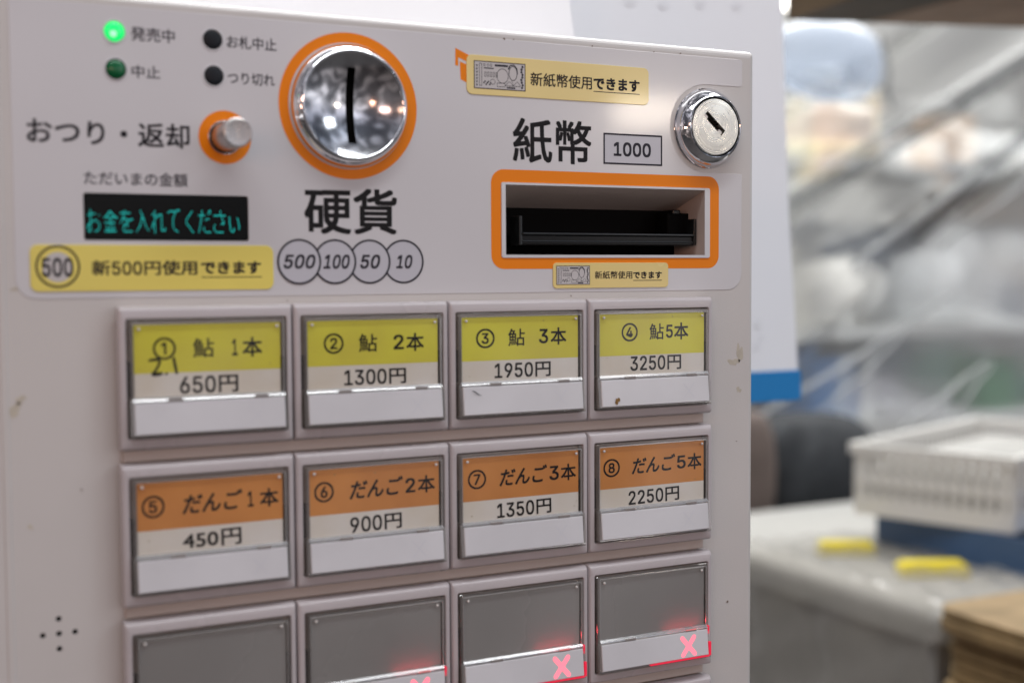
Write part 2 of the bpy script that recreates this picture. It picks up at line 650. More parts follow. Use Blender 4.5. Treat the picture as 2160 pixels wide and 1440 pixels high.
def arc(cx, cz, r_, a0, a1, n):
    return [(cx + r_ * math.cos(math.radians(a0 + (a1 - a0) * k / n)), cz + r_ * math.sin(math.radians(a0 + (a1 - a0) * k / n))) for k in range(n + 1)]


fp = arc(FX1 - 1.5, FZ1 - 1.5, 1.5, 0, 90, 4) + arc(FX0 + 1.5, FZ1 - 1.5, 1.5, 90, 180, 4)
fp += arc(FX0 + 6.5, FZ0 + 6.5, 6.5, 180, 270, 8) + arc(FX1 - 7, FZ0 + 7, 7, 270, 360, 8)
fp += [(FX1, 51.6)] + arc(241.3, 70, 18.4, 270, 90, 24) + arc(FX1 - 1.5, 88.4 + 1.5, 1.5, 270, 360, 4)
fm = MB().loft([[(x, .0, z) for x, z in fp], [(x, -.22, z) for x, z in fp], [(x + (-.12 if x > 100 else .12), -.32, z + (-.12 if z > 50 else .12)) for x, z in fp]], cap0=True)
film = fm.build('front_film', M_FILM, machine)
boolean(film, cutters(True))
DP = -.36                                      # print on the film

text_obj('lettering', [('発売中', 7.6, 88.6, 22.1, 93.3, 0, .012), ('お札中止', 39.9, 88.5, 57.5, 92.9, 0, .012), ('中止', 7.6, 76.3, 17.0, 80.6, 0, .012),
                       ('つり切れ', 40.0, 76.2, 56.7, 80.4, 0, .012), ('ただいまの金額', -8.5, 40.3, 25.5, 44.9, 0, .012)], film, M_INKG, DP)
text_obj('lettering', [('おつり・返却', -26.0, 53.3, 26.5, 61.6, 0, .018)], film, M_INK, DP)
text_obj('lettering', [('硬貨', 66.7, 24.7, 102.3, 41.4, 0, .019)], film, M_INKB, DP)
text_obj('lettering', [('紙幣', 150.4, 53.0, 185.5, 70.2, 0, .015)], film, M_INKB, DP)
# coin value marks: overlapping circles, the first on top
cm = MB()
dd = DP
for k, (t_, b) in enumerate((('10', (101.6, 12.2, 108.2, 17.3)), ('50', (87.6, 12.2, 95.4, 17.4)), ('100', (73.5, 12.2, 83.6, 17.4)), ('500', (58.8, 12.3, 70.6, 17.4)))):
    cx = (104.6, 91.3, 77.95, 64.6)[k]
    dd = DP - .06 * k
    put_poly(cm, circ(cx, 14.8, 7.7, 60), dd, 1)
    put_band(cm, circ(cx, 14.8, 8.15, 60), circ(cx, 14.8, 7.4, 60), dd - .02, 0)
    put_text(cm, t_, *b, dd - .03, 0, .020, .22)
cm.build('coin_value_mark', [M_INKG, M_PALE], film, recalc=False)
b1 = MB()
put_rect(b1, 191.0, 53.7, 219.0, 66.1, DP, 1)
put_band(b1, rr2(191.0, 53.7, 219.0, 66.1, .02), rr2(191.7, 54.4, 218.3, 65.4, .02), DP - .03, 0)
put_text(b1, '1000', 195.8, 57.0, 213.5, 62.7, DP - .03, 0, .020)
b1.build('bill_value_mark', [M_INKG, M_PALE], film, recalc=False)
# orange prints
oc = MB().ring_slab(circ(84.2, 70.9, 26.3, 96), circ(84.2, 70.9, 22.7, 96), -.3, DP - .02)
oc.build('orange_ring', M_ORANGE, film)
ok_ = MB().ring_slab(circ(KX, KZ, 9.2, 64), circ(KX, KZ, 5.75, 64), -.3, DP - .02)
ok_.build('orange_ring', M_ORANGE, film)
of = MB().ring_slab(rr2(140.9, 11.9, 247.4, 50.2, 5.4, 8), rr2(145.2, 16.2, 242.7, 45.3, .9, 8), -.3, DP - .02)
of.build('orange_frame', M_ORANGE, film)
fl = MB()
put_poly(fl, [(126.4, 94.9), (126.3, 88.5), (127.6, 88.2), (127.6, 91.4), (133.5, 89.2), (133.5, 92.0)], DP, 0)
put_poly(fl, [(128.2, 90.0), (128.5, 83.3), (133.5, 81.2), (133.5, 88.2)], DP, 0)
fl.build('orange_flag_print', M_ORANGE, film, recalc=False)

# indicator lamps
for k, (x, z) in enumerate(LEDS):
    prof = [(3.2, 4), (3.2, -.2)] + [(3.2 * math.cos(a), -.2 - (1.4 if k < 2 else .7) * math.sin(a)) for a in (.25, .5, .75, 1.0, 1.25, 1.45)]
    lm = MB().lathe(prof, x, z, 36)
    o = lm.build('indicator_lamp', [M_LIT, M_DGREEN, M_DLENS, M_DLENS][k], machine)
    o['label'] = ['lit bright green indicator lamp', 'dark green indicator lamp', 'black indicator lamp, upper', 'black indicator lamp, lower'][k]
    if k == 0:
        MB().lathe([(1.15, -1.40), (1.0, -1.72), (.5, -1.84)], x - .55, z - 1.0, 20).build('glow_core', M_LITC, o)
    rg = MB().lathe([(3.9, -.30), (3.85, -.52), (3.45, -.52), (3.4, 1.0)], x, z, 36, cap0=False, cap1=False)
    rg.build('bezel', M_WHITE, o)

# amount display
dpl = MB().slab(-8.6, 22.3, 46.2, 37.4, .7, 3, -.22, .15).build('amount_display', M_GLASSB, machine)
vs_, fs_ = None, None
dots = MB()
msg = 'お金を入れてください'
cw = 52.4 / len(msg)
NX, NZ = 17, 20


def inside(px, pz, t):
    a, b, c = t
    d1 = (px - b[0]) * (a[1] - b[1]) - (a[0] - b[0]) * (pz - b[1])
    d2 = (px - c[0]) * (b[1] - c[1]) - (b[0] - c[0]) * (pz - c[1])
    d3 = (px - a[0]) * (c[1] - a[1]) - (c[0] - a[0]) * (pz - a[1])
    return not ((d1 < 0 or d2 < 0 or d3 < 0) and (d1 > 0 or d2 > 0 or d3 > 0))


def thin(g_):
    """one-dot-wide strokes, as a dot matrix shows them"""
    g_ = set(g_)
    while True:
        gone = 0
        for step in (0, 1):
            kill = []
            for (x, z) in g_:
                p = [(x + i, z + j) in g_ for i, j in ((0, 1), (1, 1), (1, 0), (1, -1), (0, -1), (-1, -1), (-1, 0), (-1, 1))]
                nb = sum(p)
                tr = sum((not p[i]) and p[(i + 1) % 8] for i in range(8))
                if 2 <= nb <= 6 and tr == 1:
                    if step == 0 and not (p[0] and p[2] and p[4]) and not (p[2] and p[4] and p[6]):
                        kill.append((x, z))
                    if step == 1 and not (p[0] and p[2] and p[6]) and not (p[0] and p[4] and p[6]):
                        kill.append((x, z))
            for q in kill:
                g_.discard(q)
            gone += len(kill)
        if not gone:
            return g_



for ci, ch in enumerate(msg):
    gv, gf = glyphs(ch)
    tris = []
    for q in gf:
        for k in range(1, len(q) - 1):
            tris.append((gv[q[0]], gv[q[k]], gv[q[k + 1]]))
    wid = {'い': .72, 'く': .55, 'て': .9}.get(ch, .92)
    hgt = {'い': .78}.get(ch, 1.0)
    g_ = {(ix, iz) for ix in range(NX) for iz in range(NZ)
          if any(inside((ix + .5) / NX, (iz + .5) / NZ, t) for t in tris)}
    for ix, iz in thin(g_):
        x = -8.2 + ci * cw + (1 - wid) / 2 * cw + (ix + .5) / NX * cw * wid
        z = 24.4 + (iz + .5) / NZ * 8.2 * hgt
        put_rect(dots, x - .135, z - .17, x + .135, z + .17, -.26)
dots.build('display_lettering', M_CYAN, dpl, recalc=False)


# stickers
def banknote(x0, z0, x1, z1, d, parent):
    mb = MB()
    w, h = x1 - x0, z1 - z0
    X = lambda t: x0 + t * w
    Z = lambda t: z0 + t * h
    q = w / 22.0
    put_rect(mb, x0, z0, x1, z1, d, 1)
    put_band(mb, rr2(x0, z0, x1, z1, .02), rr2(x0 + .35 * q, z0 + .35 * q, x1 - .35 * q, z1 - .35 * q, .02), d - .02, 0)
    put_band(mb, circ(X(.55), Z(.50), .115 * w, 40, .27 * h), circ(X(.55), Z(.50), .105 * w, 40, .245 * h), d - .02, 0)
    # bust in an oval: head, shoulders, collar
    put_band(mb, circ(X(.755), Z(.62), .085 * w, 36, .27 * h), circ(X(.755), Z(.62), .072 * w, 36, .24 * h), d - .02, 0)
    put_stroke(mb, [(X(.66), Z(.75)), (X(.70), Z(.90)), (X(.77), Z(.93)), (X(.83), Z(.80)), (X(.84), Z(.60))], .5 * q, d - .025, 0)
    put_stroke(mb, [(X(.60), Z(.16)), (X(.68), Z(.32)), (X(.76), Z(.18)), (X(.84), Z(.33)), (X(.90), Z(.18))], .22 * q, d - .02, 0)
    put_stroke(mb, [(X(.60), Z(.16)), (X(.90), Z(.16))], .22 * q, d - .03, 0)
    put_stroke(mb, [(X(.76), Z(.18)), (X(.73), Z(.36))], .18 * q, d - .03, 0)
    for a in (.20, .27, .33):
        put_band(mb, circ(X(a), Z(.86), .022 * w, 16, .055 * h), circ(X(a), Z(.86), .014 * w, 16, .035 * h), d - .02, 0)
    put_stroke(mb, [(X(.19), Z(.75)), (X(.38), Z(.75))], .45 * q, d - .02, 0)
    put_stroke(mb, [(X(.40), Z(.87)), (X(.66), Z(.87))], .8 * q, d - .02, 0)
    for a in (.20, .255, .31, .365, .42):
        put_band(mb, rr2(X(a), Z(.44), X(a + .035), Z(.62), .01), rr2(X(a + .008), Z(.46), X(a + .027), Z(.60), .01), d - .02, 0)
    put_band(mb, circ(X(.36), Z(.27), .05 * w, 24, .10 * h), circ(X(.36), Z(.27), .042 * w, 24, .082 * h), d - .02, 0)
    for k in range(7):
        a, b = X(.19 + .022 * k), Z(.22 + .06 * math.sin(k * 2.1))
        put_poly(mb, circ(a, b, .35 * q, 10), d - .02 - .003 * k, 0)
    put_band(mb, rr2(X(.44), Z(.10), X(.60), Z(.25), .3 * q), rr2(X(.447), Z(.12), X(.593), Z(.23), .25 * q), d - .02, 0)
    put_stroke(mb, [(X(.63), Z(.09)), (X(.80), Z(.09))], .6 * q, d - .02, 0)
    for k in range(9):
        put_poly(mb, circ(X(.93) + .3 * q * math.sin(k * 1.7), Z(.12 + .095 * k), .50 * q, 9), d - .02 - .002 * k, 0)
        if k < 7:
            put_rect(mb, X(.045), Z(.10 + .115 * k), X(.07), Z(.17 + .115 * k), d - .02, 0)
    put_band(mb, rr2(X(.10), Z(.10), X(.155), Z(.92), .4 * q), rr2(X(.11), Z(.12), X(.145), Z(.90), .3 * q), d - .02, 0)
    return mb.build('banknote_print', [M_INKG, M_BLUR], parent, recalc=False)


def sticker(x0, z0, x1, z1, rad, m_, tilt, lab):
    mb = MB().slab(x0, z0, x1, z1, rad, -.2, -.62, .12, 2, n=6)
    o = mb.build('sticker', m_, machine)
    o['label'] = lab
    return o


DS = -.66
st = sticker(-26.0, 5.1, 55.1, 20.5, 2.6, M_STICK, 0, 'long yellow sticker about new 500 yen coins')
s5 = MB()
put_poly(s5, circ(-17.4, 13.1, 4.9, 48), DS, 1)
put_band(s5, circ(-17.4, 13.3, 7.0, 64), circ(-17.4, 13.3, 6.3, 64), DS, 0)
put_text(s5, '500', -22.4, 9.9, -12.6, 16.2, DS - .04, 0, .016)
s5.build('coin_print', [M_INK, M_BLUR], st, recalc=False)
m5 = MB()
put_text(m5, '新500円使用', -6.7, 10.3, 28.2, 15.3, DS, 0, .020)
put_text(m5, 'できます', 29.5, 10.6, 50.5, 15.0, DS, 0, .036)
put_rect(m5, 29.7, 9.35, 50.9, 9.65, DS)
m5.build('lettering', M_INK, st, recalc=False)
su = sticker(130.9, 78.0, 212.3, 92.9, 2.3, M_STICK2, 0, 'tan yellow sticker with banknote drawing above the bill slot')
banknote(133.9, 80.3, 155.9, 90.8, DS, su)
m6 = MB()
put_text(m6, '新紙幣使用', 158.1, 82.7, 185.6, 87.9, DS, 0, .012)
put_text(m6, 'できます', 186.3, 83.0, 207.9, 87.8, DS, 0, .036)
put_rect(m6, 186.3, 82.0, 207.9, 82.3, DS)
m6.build('lettering', M_INK, su, recalc=False)
sl = MB().slab(167.7, 4.2, 221.8, 14.3, 1.6, -.2, -.72, .12, 2, n=6).build('sticker', M_STICK2, machine)
sl['label'] = 'small tan yellow banknote sticker under the bill slot'
banknote(169.1, 5.6, 184.4, 13.1, DS - .1, sl)
m7 = MB()
put_text(m7, '新紙幣使用', 186.7, 7.8, 204.3, 10.9, DS - .1, 0, .012)
put_text(m7, 'できます', 204.7, 7.8, 218.6, 10.7, DS - .1, 0, .034)
put_rect(m7, 204.7, 6.95, 218.6, 7.2, DS - .1)
m7.build('lettering', M_INK, sl, recalc=False)

# coin slot: chrome boss with a concave dish and an upright slit
CX, CZ = 84.4, 70.9
boss = [(19.0, 14), (22.3, 0), (22.3, -.9), (22.0, -2.0), (21.4, -3.2), (20.7, -4.3), (20.1, -5.1), (19.6, -5.55), (19.15, -5.7), (18.75, -5.55), (18.5, -5.2)]
cs = MB().lathe(boss, CX, CZ, 96, cap0=False, cap1=False).build('coin_slot', M_CHROME, machine)
NR = 16
dprof = [(18.55 * (1 - k / NR) + .01, -5.25 + 5.4 * (1 - (1 - k / NR) ** 2)) for k in range(NR + 1)]
dish = MB().lathe([(18.55, 8)] + dprof, CX, CZ, 96)
do = dish.build('dish', M_DISH, cs, sharp=50)
boolean(do, MB().slab(CX - 1.5, CZ - 13.5, CX + 1.5, CZ + 13.5, .15, 20, -10))
do.data.set_sharp_from_angle(angle=math.radians(50))
MB().box(CX - 3, CX + 3, 2.2, 9, CZ - 15, CZ + 15).build('slit_dark_insert', M_DULL, cs)  # black insert added; the slit's darkness is put into its colour
for q in (-1.47, 1.47):
    MB().box(CX + q - .02, CX + q + .02, .6, 8, CZ - 13.3, CZ + 13.3).build('slit_dark_side', M_DULL, cs)

# change return knob
kn = MB().lathe([(5.0, 20), (5.0, -17.2), (4.85, -17.7), (4.5, -17.9)], KX, KZ, 56, cap0=False, cap1=False).build('return_knob', M_SHAFT, machine)
MB().lathe([(4.5, -17.9), (4.2, -17.86), (.02, -17.8)], KX, KZ, 56, cap0=False).build('knob_cap', M_KNOB, kn)
MB().lathe([(5.85, -.1), (5.85, -.75), (5.65, -.95), (5.45, -.75), (5.45, 4)], KX, KZ, 56, cap0=False, cap1=False).build('collar', M_CHROME, kn)
MB().lathe([(5.6, 6), (5.05, 6.1)], KX, KZ, 40, cap0=False, cap1=False).build('collar_seal', M_DULL, kn)

# lock
LX, LZ = 241.4, 70.1
lk = MB().lathe([(16.6, .2), (16.6, -.5), (16.1, -1.1), (15.9, -1.5), (15.75, -2.4), (15.3, -3.4), (14.6, -4.4), (13.9, -5.2), (13.2, -5.9), (12.8, -6.3),
                 (12.5, -6.45), (12.2, -6.3), (12.1, -5.6)], LX, LZ, 80, cap0=False, cap1=False).build('lock', M_CHROME, machine)
MB().lathe([(12.15, -5.6), (11.4, -5.55)], LX, LZ, 64, cap0=False, cap1=False).build('plug_gap', M_DULL, lk)
pl = MB().lathe([(11.6, 4), (11.6, -6.0), (11.45, -6.25), (11.2, -6.3)], LX, LZ, 80).build('plug', M_LOCK, lk)


def rbox(mb, cx, cz, ang, hw, hh, d0, d1, ox=0.0, oz=0.0):
    c, s = math.cos(ang), math.sin(ang)
    pts = [(cx + (ox + a) * c - (oz + b) * s, cz + (ox + a) * s + (oz + b) * c) for a, b in ((-hw, -hh), (hw, -hh), (hw, hh), (-hw, hh))]
    mb.loft([[(x, d0, z) for x, z in pts], [(x, d1, z) for x, z in pts]])
    return mb


KA = math.radians(-41)
kc = (LX - .6, LZ + 1.4)
boolean(pl, rbox(MB(), kc[0], kc[1], KA, 5.9, 1.45, 3, -10))
pl.data.set_sharp_from_angle(angle=math.radians(35))
rbox(MB(), kc[0], kc[1], KA, 6.1, 1.7, 3.5, -2.2).build('keyway', M_DULL, lk)
for q in (-4.7, 4.6):
    rbox(MB(), kc[0], kc[1], KA, .95, .70, 0, -5.6, q, -.45).build('ward', M_PIN, lk)

# bill slot
bs = MB().ring_slab(rr2(145.3, 16.3, 242.6, 45.2, .8, 4), rr2(BX0, BZ0, BX1, BZ1, .15, 4), 0, -.75)
bo = bs.build('bill_slot', M_WHITE, machine)
BD, ZC = 20, 36.6
rc = MB()
rc.add([(BX0, -.6, BZ1), (BX1, -.6, BZ1), (BX1 - 1.5, BD, ZC), (BX0, BD, ZC)], [[0, 1, 2, 3]])
rc.add([(BX1, -.6, BZ0), (BX1, -.6, BZ1), (BX1 - 1.5, BD, ZC), (BX1 - 1.5, BD, BZ0)], [[0, 1, 2, 3]])
rc.add([(BX0, -.6, BZ0), (BX0, -.6, BZ1), (BX0, BD, ZC), (BX0, BD, BZ0)], [[0, 1, 2, 3]])
rc.add([(BX0, -.6, BZ0), (BX1, -.6, BZ0), (BX1 - 1.5, BD, BZ0), (BX0, BD, BZ0)], [[0, 1, 2, 3]])
rc.build('recess', mat('recess_plastic', (.50, .43, .39), .45, var=.1, vscale=40), bo)
MB().box(BX0 - 2, BX1 + 8, BD - .2, BD + 20, BZ0 - 6, BZ1 + 4).build('recess_back', M_DULL, bo)
bk = MB()
bk.slab(228.5, 24.0, 239.4, 35.2, .4, BD - 1, 10, .4)
bk.build('bill_validator', M_DULL, bo)
MB().slab(230.6, 34.6, 234.6, 36.6, .4, 17, 9.2, .5, 2).build('sensor_clip', M_BLACK, bo)
MB().slab(155.6, 21.4, 238.4, 25.4, .6, BD, 4.4, .5, 2).build('bill_tray', M_BLACK, bo)
tr_ = bpy.data.objects['bill_tray']
for x0, x1, z0, z1, d0, d1 in ((155.2, 156.4, 21.3, 32.7, 12, 3.8), (237.6, 238.9, 21.6, 32.6, 12, 3.8), (156.6, 237.4, 25.3, 26.2, 8, 3.4), (156.6, 237.4, 22.5, 23.1, 8, 3.9)):
    MB().slab(x0, z0, x1, z1, .25, d0, d1, .25, 2).build('guide_rib', M_BLACKG, bo)

# speaker holes and marks
for x, z in SPK:
    MB().lathe([(.93, 9), (.93, .4)], x, z, 20).build('speaker_hole', M_DULL, machine)


def blot(mb, cx, cz, rx, rz, d, seed, n=26, mi=0):
    rnd = random.Random(seed)
    ph = [rnd.uniform(0, 6.28) for _ in range(4)]
    pts = []
    for k in range(n):
        a = 2 * PI * k / n
        q = 1 + .28 * math.sin(2 * a + ph[0]) + .2 * math.sin(3 * a + ph[1]) + .15 * math.sin(5 * a + ph[2])
        pts.append((cx + rx * q * math.cos(a), cz + rz * q * math.sin(a)))
    mb.loft([[(x, .0 + d + .02, z) for x, z in pts], [(x, d - .03, z) for x, z in pts]], mi=mi)


for x, z, rx, rz, sd in ((-32.0, -33.5, 1.6, 2.6, 1), (-30.0, -30.0, 1.5, 1.3, 2), (-30.5, 6.0, 1.3, .7, 3), (-28.0, -72.0, .9, .7, 5),
                         (258.6, -24.5, 1.4, 4.2, 7), (255.5, -28.0, 2.4, 1.6, 8), (258.2, -40.0, 1.1, 1.2, 9)):
    stn = MB()
    blot(stn, x, z, rx, rz, -.165, sd)
    stn.build('tape_residue', M_STAIN, machine)
M_DIRT = mat('dirt', (.16, .12, .09), .6)
for x, z, r_ in ((252.6, -131, .55), (-11.6, -61, .35), (257, -62, .3), (151, 99.9, .3), (147, 99.8, .5), (215, 99.8, .3), (228, 100.1, .35), (186, 100, .35), (176, 1.2, .3), (60, 1.0, .25)):
    sm = MB()
    blot(sm, x, z, r_, r_ * .7, -.30, int(x * 7))
    sm.build('dirt_speck', M_DIRT, machine)

# ------------------------------------------------------------------ buttons
PX, PZ = 60.0, 53.12
CARDS = [
    ('yellow', [('①', 11.4, -18.1, 19.0, -10.6), ('鮎', 24.8, -17.7, 31.9, -11.2), ('1', 38.2, -17.5, 40.1, -11.8), ('本', 41.8, -18.1, 48.7, -11.3), ('650円', 20.1, -30.0, 40.1, -24.0)]),
    ('yellow', [('②', 11.1, -18.1, 18.5, -10.8), ('鮎', 24.3, -17.8, 31.3, -11.3), ('2', 37.7, -17.3, 41.7, -11.9), ('本', 42.7, -18.1, 49.7, -11.4), ('1300円', 18.6, -29.8, 42.5, -24.1)]),
    ('yellow', [('③', 11.0, -18.0, 18.8, -10.6), ('鮎', 24.6, -17.5, 31.7, -10.9), ('3', 37.9, -16.9, 41.9, -11.3), ('本', 43.0, -17.6, 50.0, -10.8), ('1950円', 18.7, -29.7, 43.0, -23.9)]),
    ('yellow', [('④', 15.3, -17.3, 22.9, -9.9), ('鮎', 28.5, -16.9, 35.4, -10.4), ('5', 36.5, -16.4, 39.8, -11.0), ('本', 40.4, -17.2, 47.4, -10.2), ('3250円', 19.4, -29.3, 43.9, -23.3)]),
    ('orange', [('⑤', 6.6, -18.3, 14.2, -10.7), ('だんご', 20.1, -17.8, 40.9, -10.9), ('1', 42.7, -17.3, 44.8, -11.9), ('本', 47.0, -17.8, 53.7, -11.3), ('450円', 20.1, -30.1, 40.3, -24.2)]),
    ('orange', [('⑥', 6.8, -18.1, 14.1, -10.8), ('だんご', 20.0, -17.8, 40.8, -10.9), ('2', 41.8, -17.3, 45.7, -11.9), ('本', 46.7, -17.8, 53.6, -11.3), ('900円', 20.2, -30.2, 40.2, -24.4)]),
    ('orange', [('⑦', 7.2, -18.3, 14.8, -10.9), ('だんご', 20.4, -17.9, 41.2, -11.1), ('3', 42.2, -17.4, 46.4, -11.8), ('本', 47.3, -18.0, 54.1, -11.4), ('1350円', 19.4, -30.2, 43.0, -24.4)]),
    ('orange', [('⑧', 6.7, -18.3, 14.4, -11.0), ('だんご', 20.0, -17.8, 41.0, -11.0), ('5', 41.9, -17.3, 46.2, -11.9), ('本', 47.1, -18.1, 54.1, -11.3), ('2250円', 18.5, -30.3, 43.0, -24.5)]),
    ('grey', []), ('grey', []), ('grey', []), ('grey', []),
    ('grey', []), ('grey', []), ('grey', []), ('grey', [])]
SPLIT = [-22.6, -22.5, -22.8, -22.9, -22.6, -22.8, -22.9, -23.1]
TEXTL = ['①鮎1本 650円', '②鮎2本 1300円', '③鮎3本 1950円', '④鮎5本 3250円', '⑤だんご1本 450円', '⑥だんご2本 900円', '⑦だんご3本 1350円', '⑧だんご5本 2250円']

M_CLIP = mat('grey_clip', (.25, .23, .22), .35)
# the raised strips the buttons sit on, seen between the rows
for row in range(4):
    z = -row * PZ
    MB().slab(1.6, z - PZ + .4, 238.4, z - .4, .4, .2, -2.6, .5, 2).build('button_base', M_BASE, machine)

FD = -7.0                                       # frame face


def rrl(x0, z0, x1, z1, rad, d):
    return rr(x0, z0, x1, z1, rad, d, 4)


for k in range(16):
    row, c = divmod(k, 4)
    ox, oz = c * PX, -row * PZ
    kind, words = CARDS[k]
    A = lambda lp: [(x + ox, d, z + oz) for x, d, z in lp]
    jit = random.Random(k)
    # frame: outer wall, rounded front edges, opening
    fr_ = MB().loft([A(rrl(.28, -48.4, 59.72, 0, .5, -2.4)), A(rrl(.28, -48.4, 59.72, 0, .5, -5.0)), A(rrl(.36, -48.15, 59.64, -.22, .6, -5.75)), A(rrl(.55, -47.85, 59.45, -.7, .7, -6.45)),
                     A(rrl(.75, -47.6, 59.25, -1.1, .8, -6.86)), A(rrl(1.0, -47.3, 59.0, -1.5, .8, FD)), A(rrl(2.5, -44.7, 57.8, -4.1, .9, FD)), A(rrl(2.72, -44.48, 57.58, -4.32, .8, FD + .25)), A(rrl(2.8, -44.4, 57.5, -4.4, .7, -1.0))],
                    False, False, smooth=True)
    btn = fr_.build('ticket_button', M_FRAME, machine, sharp=32)
    btn['label'] = (f'button with {kind} card reading {TEXTL[k]}' if k < 8 else
                    ('blank grey button without a lit cross' if k in (8,) else 'blank grey button with lit red cross'))
    if k >= 12:
        btn['label'] = 'blank grey button of the lowest row'
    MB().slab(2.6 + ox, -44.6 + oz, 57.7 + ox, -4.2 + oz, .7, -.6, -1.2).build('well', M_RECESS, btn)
    for xa in (2.85, 56.2):                      # dark latch slots either side, below the middle
        MB().box(xa + ox, xa + 1.3 + ox, -1.0, -5.6, -30.6 + oz, -18.5 + oz).build('latch_slot', M_DULL, btn)
    # card
    cx0, cx1, cz1, cz0 = 5.15, 55.2, -6.25, -31.6
    tl = jit.uniform(-.12, .12)
    cd = MB()
    DCARD = -7.0
    if kind == 'grey':
        cd.slab(cx0 - .4 + ox, cz0 + oz, cx1 + .4 + ox, cz1 + .1 + oz, .3, -3, DCARD, .1)
        cd.build('card', M_GREYC, btn)
    else:
        sp0 = SPLIT[k]
        cd.slab(cx0 + ox, cz0 + oz, cx1 + ox, sp0 + oz, .05, -6.6, DCARD, mi=1)
        cd.slab(cx0 + ox, sp0 + .01 + oz, cx1 + ox, cz1 + oz, .3, -6.6, DCARD - .03, mi=0)
        for it in words:
            b = .017 if it[0] not in ('だんご',) else .020
            if it[0] in ('1', '2', '3', '5'):
                b = .014
            if it[0] == '鮎':
                b = .010
            put_text(cd, it[0], it[1] + ox, it[2] + oz, it[3] + ox, it[4] + oz, DCARD - .07, 2, b, .20 if it[0] == 'だんご' else 0.0, .015 if row else 0.0)
        if k == 0:                              # the number pencilled in by hand
            e_ = lambda L: [(x + ox, z + oz) for x, z in L]
            put_stroke(cd, e_([(9.9, -18.3), (11.2, -18.0), (13.3, -17.9), (13.6, -18.6), (13.0, -20.3), (11.9, -22.0), (11.0, -22.9)]), [.8, .9, 1.1, .9, .8, .8, 1.1], DCARD - .10, 2)
            put_stroke(cd, e_([(10.9, -22.9), (12.4, -22.9), (14.4, -22.7)]), [1.2, 1.3, 1.0], DCARD - .11, 2)
            put_poly(cd, [(15.7 + .5 * math.cos(t_), -22.9 + .5 * math.sin(t_)) for t_ in (0, 1, 2, 3, 4, 5)], DCARD - .10, 2)
            put_stroke(cd, e_([(18.2, -17.4), (18.5, -19.5), (18.9, -21.5), (19.2, -23.1)]), [.9, 1.0, .9, .8], DCARD - .10, 2)
        bl = MB()
        rs = random.Random(100 + k)
        for _ in range(3):
            x, z = rs.choice((rs.uniform(6, 9), rs.uniform(51, 54.5), rs.uniform(8, 52))), rs.uniform(-9.3, -7.4)
            if not 9.5 < x < 50.5:
                z = rs.uniform(-29, -20)
            q = rs.uniform(.12, .3)
            blot(cd, x + ox, z + oz, q, q * rs.uniform(.4, .9), DCARD - .06, k * 10 + _, 12, mi=3)
        co = cd.build('card', [M_YEL if kind == 'yellow' else M_ORC, M_CARD, M_INKB, mat('fleck', (.30, .24, .10), .6) if k == 0 else bpy.data.materials['fleck']], btn, recalc=False)
    # white press plate, leaning out at the foot
    pp = MB()
    wx0, wx1 = 4.6, 56.1
    zt, zb = -32.3, -42.9
    pp.loft([A([(wx1, -2, zt), (wx0, -2, zt), (wx0, -2, zb), (wx1, -2, zb)]),
             A([(wx1, -8.75, zt), (wx0, -8.75, zt), (wx0, -9.75, zb), (wx1, -9.75, zb)]),
             A([(wx1 - .25, -9.0, zt - .2), (wx0 + .25, -9.0, zt - .2), (wx0 + .25, -10.0, zb + .25), (wx1 - .25, -10.0, zb + .25)])])
    po = pp.build('press_plate', M_WHITE, btn)

    def plate_d(z):
        return -9.0 - (z - zt) / (zb - zt) - .05

    lit = k in (9, 10, 11, 13, 14, 15)
    xm = MB()
    for sgn in (1, -1):
        zc, xc = -38.0, 46.1
        lx, lz = 2.9, 3.4
        p0, p1 = (xc - lx * sgn, zc - lz), (xc + lx * sgn, zc + lz)
        t = Vector((p1[0] - p0[0], p1[1] - p0[1])).normalized()
        nv = Vector((-t.y, t.x)) * .95
        pts = []
        for (bx, bz), a0 in ((p1, 0), (p0, PI)):
            base = math.atan2(t.y, t.x) + a0
            for q in range(7):
                a = base - PI / 2 + PI * q / 6
                pts.append((bx + .95 * math.cos(a), bz + .95 * math.sin(a)))
        off = -.012 * sgn
        xm.add([(x + ox, plate_d(z) + off, z + oz) for x, z in pts], [list(range(len(pts)))])
    if lit:
        xm.build('cross_mark', M_CROSS, btn, recalc=False)
    elif k < 8:
        xm2 = MB()
        for sgn in (1, -1):
            p0, p1 = (46.1 - 2.6 * sgn, -41), (46.1 + 2.6 * sgn, -35)
            pts = [p0, p1]
            xm2.add([(x + ox + dx, plate_d(z) - .01 * sgn, z + oz) for x, z, dx in ((p0[0], p0[1], -.2), (p0[0], p0[1], .2), (p1[0], p1[1], .2), (p1[0], p1[1], -.2))], [[0, 1, 2, 3]])
        xm2.build('cross_mark', M_GHOST, btn, recalc=False)
    # clear cap: rim wall, front sheet, ridge and lip
    cap = MB()
    cap.loft([A(rrl(3.2, -44.1, 57.15, -4.75, .7, -1.4)), A(rrl(3.2, -44.1, 57.15, -4.75, .7, -7.3)), A(rrl(3.5, -43.8, 56.85, -5.05, .7, -7.75)), A(rrl(4.4, -43.2, 56.2, -5.85, .5, -7.75)),
              A(rrl(4.55, -43.0, 56.05, -6.0, .4, -7.2)), A(rrl(4.55, -43.0, 56.05, -6.0, .4, -1.4))], False, False)
    cap.build('cap_rim', M_RIM, btn)
    gl_ = MB()
    gl_.loft([A(rrl(4.35, -43.2, 56.25, -5.75, .5, -7.70)), A(rrl(4.35, -43.2, 56.25, -5.75, .5, -8.0)), A(rrl(4.65, -43.0, 55.95, -6.1, .45, -8.02)), A(rrl(4.85, -42.9, 55.75, -6.35, .4, -7.72))], False, False)
    gl_.build('cap_edge', M_GLINT, btn)
    fsx = MB()
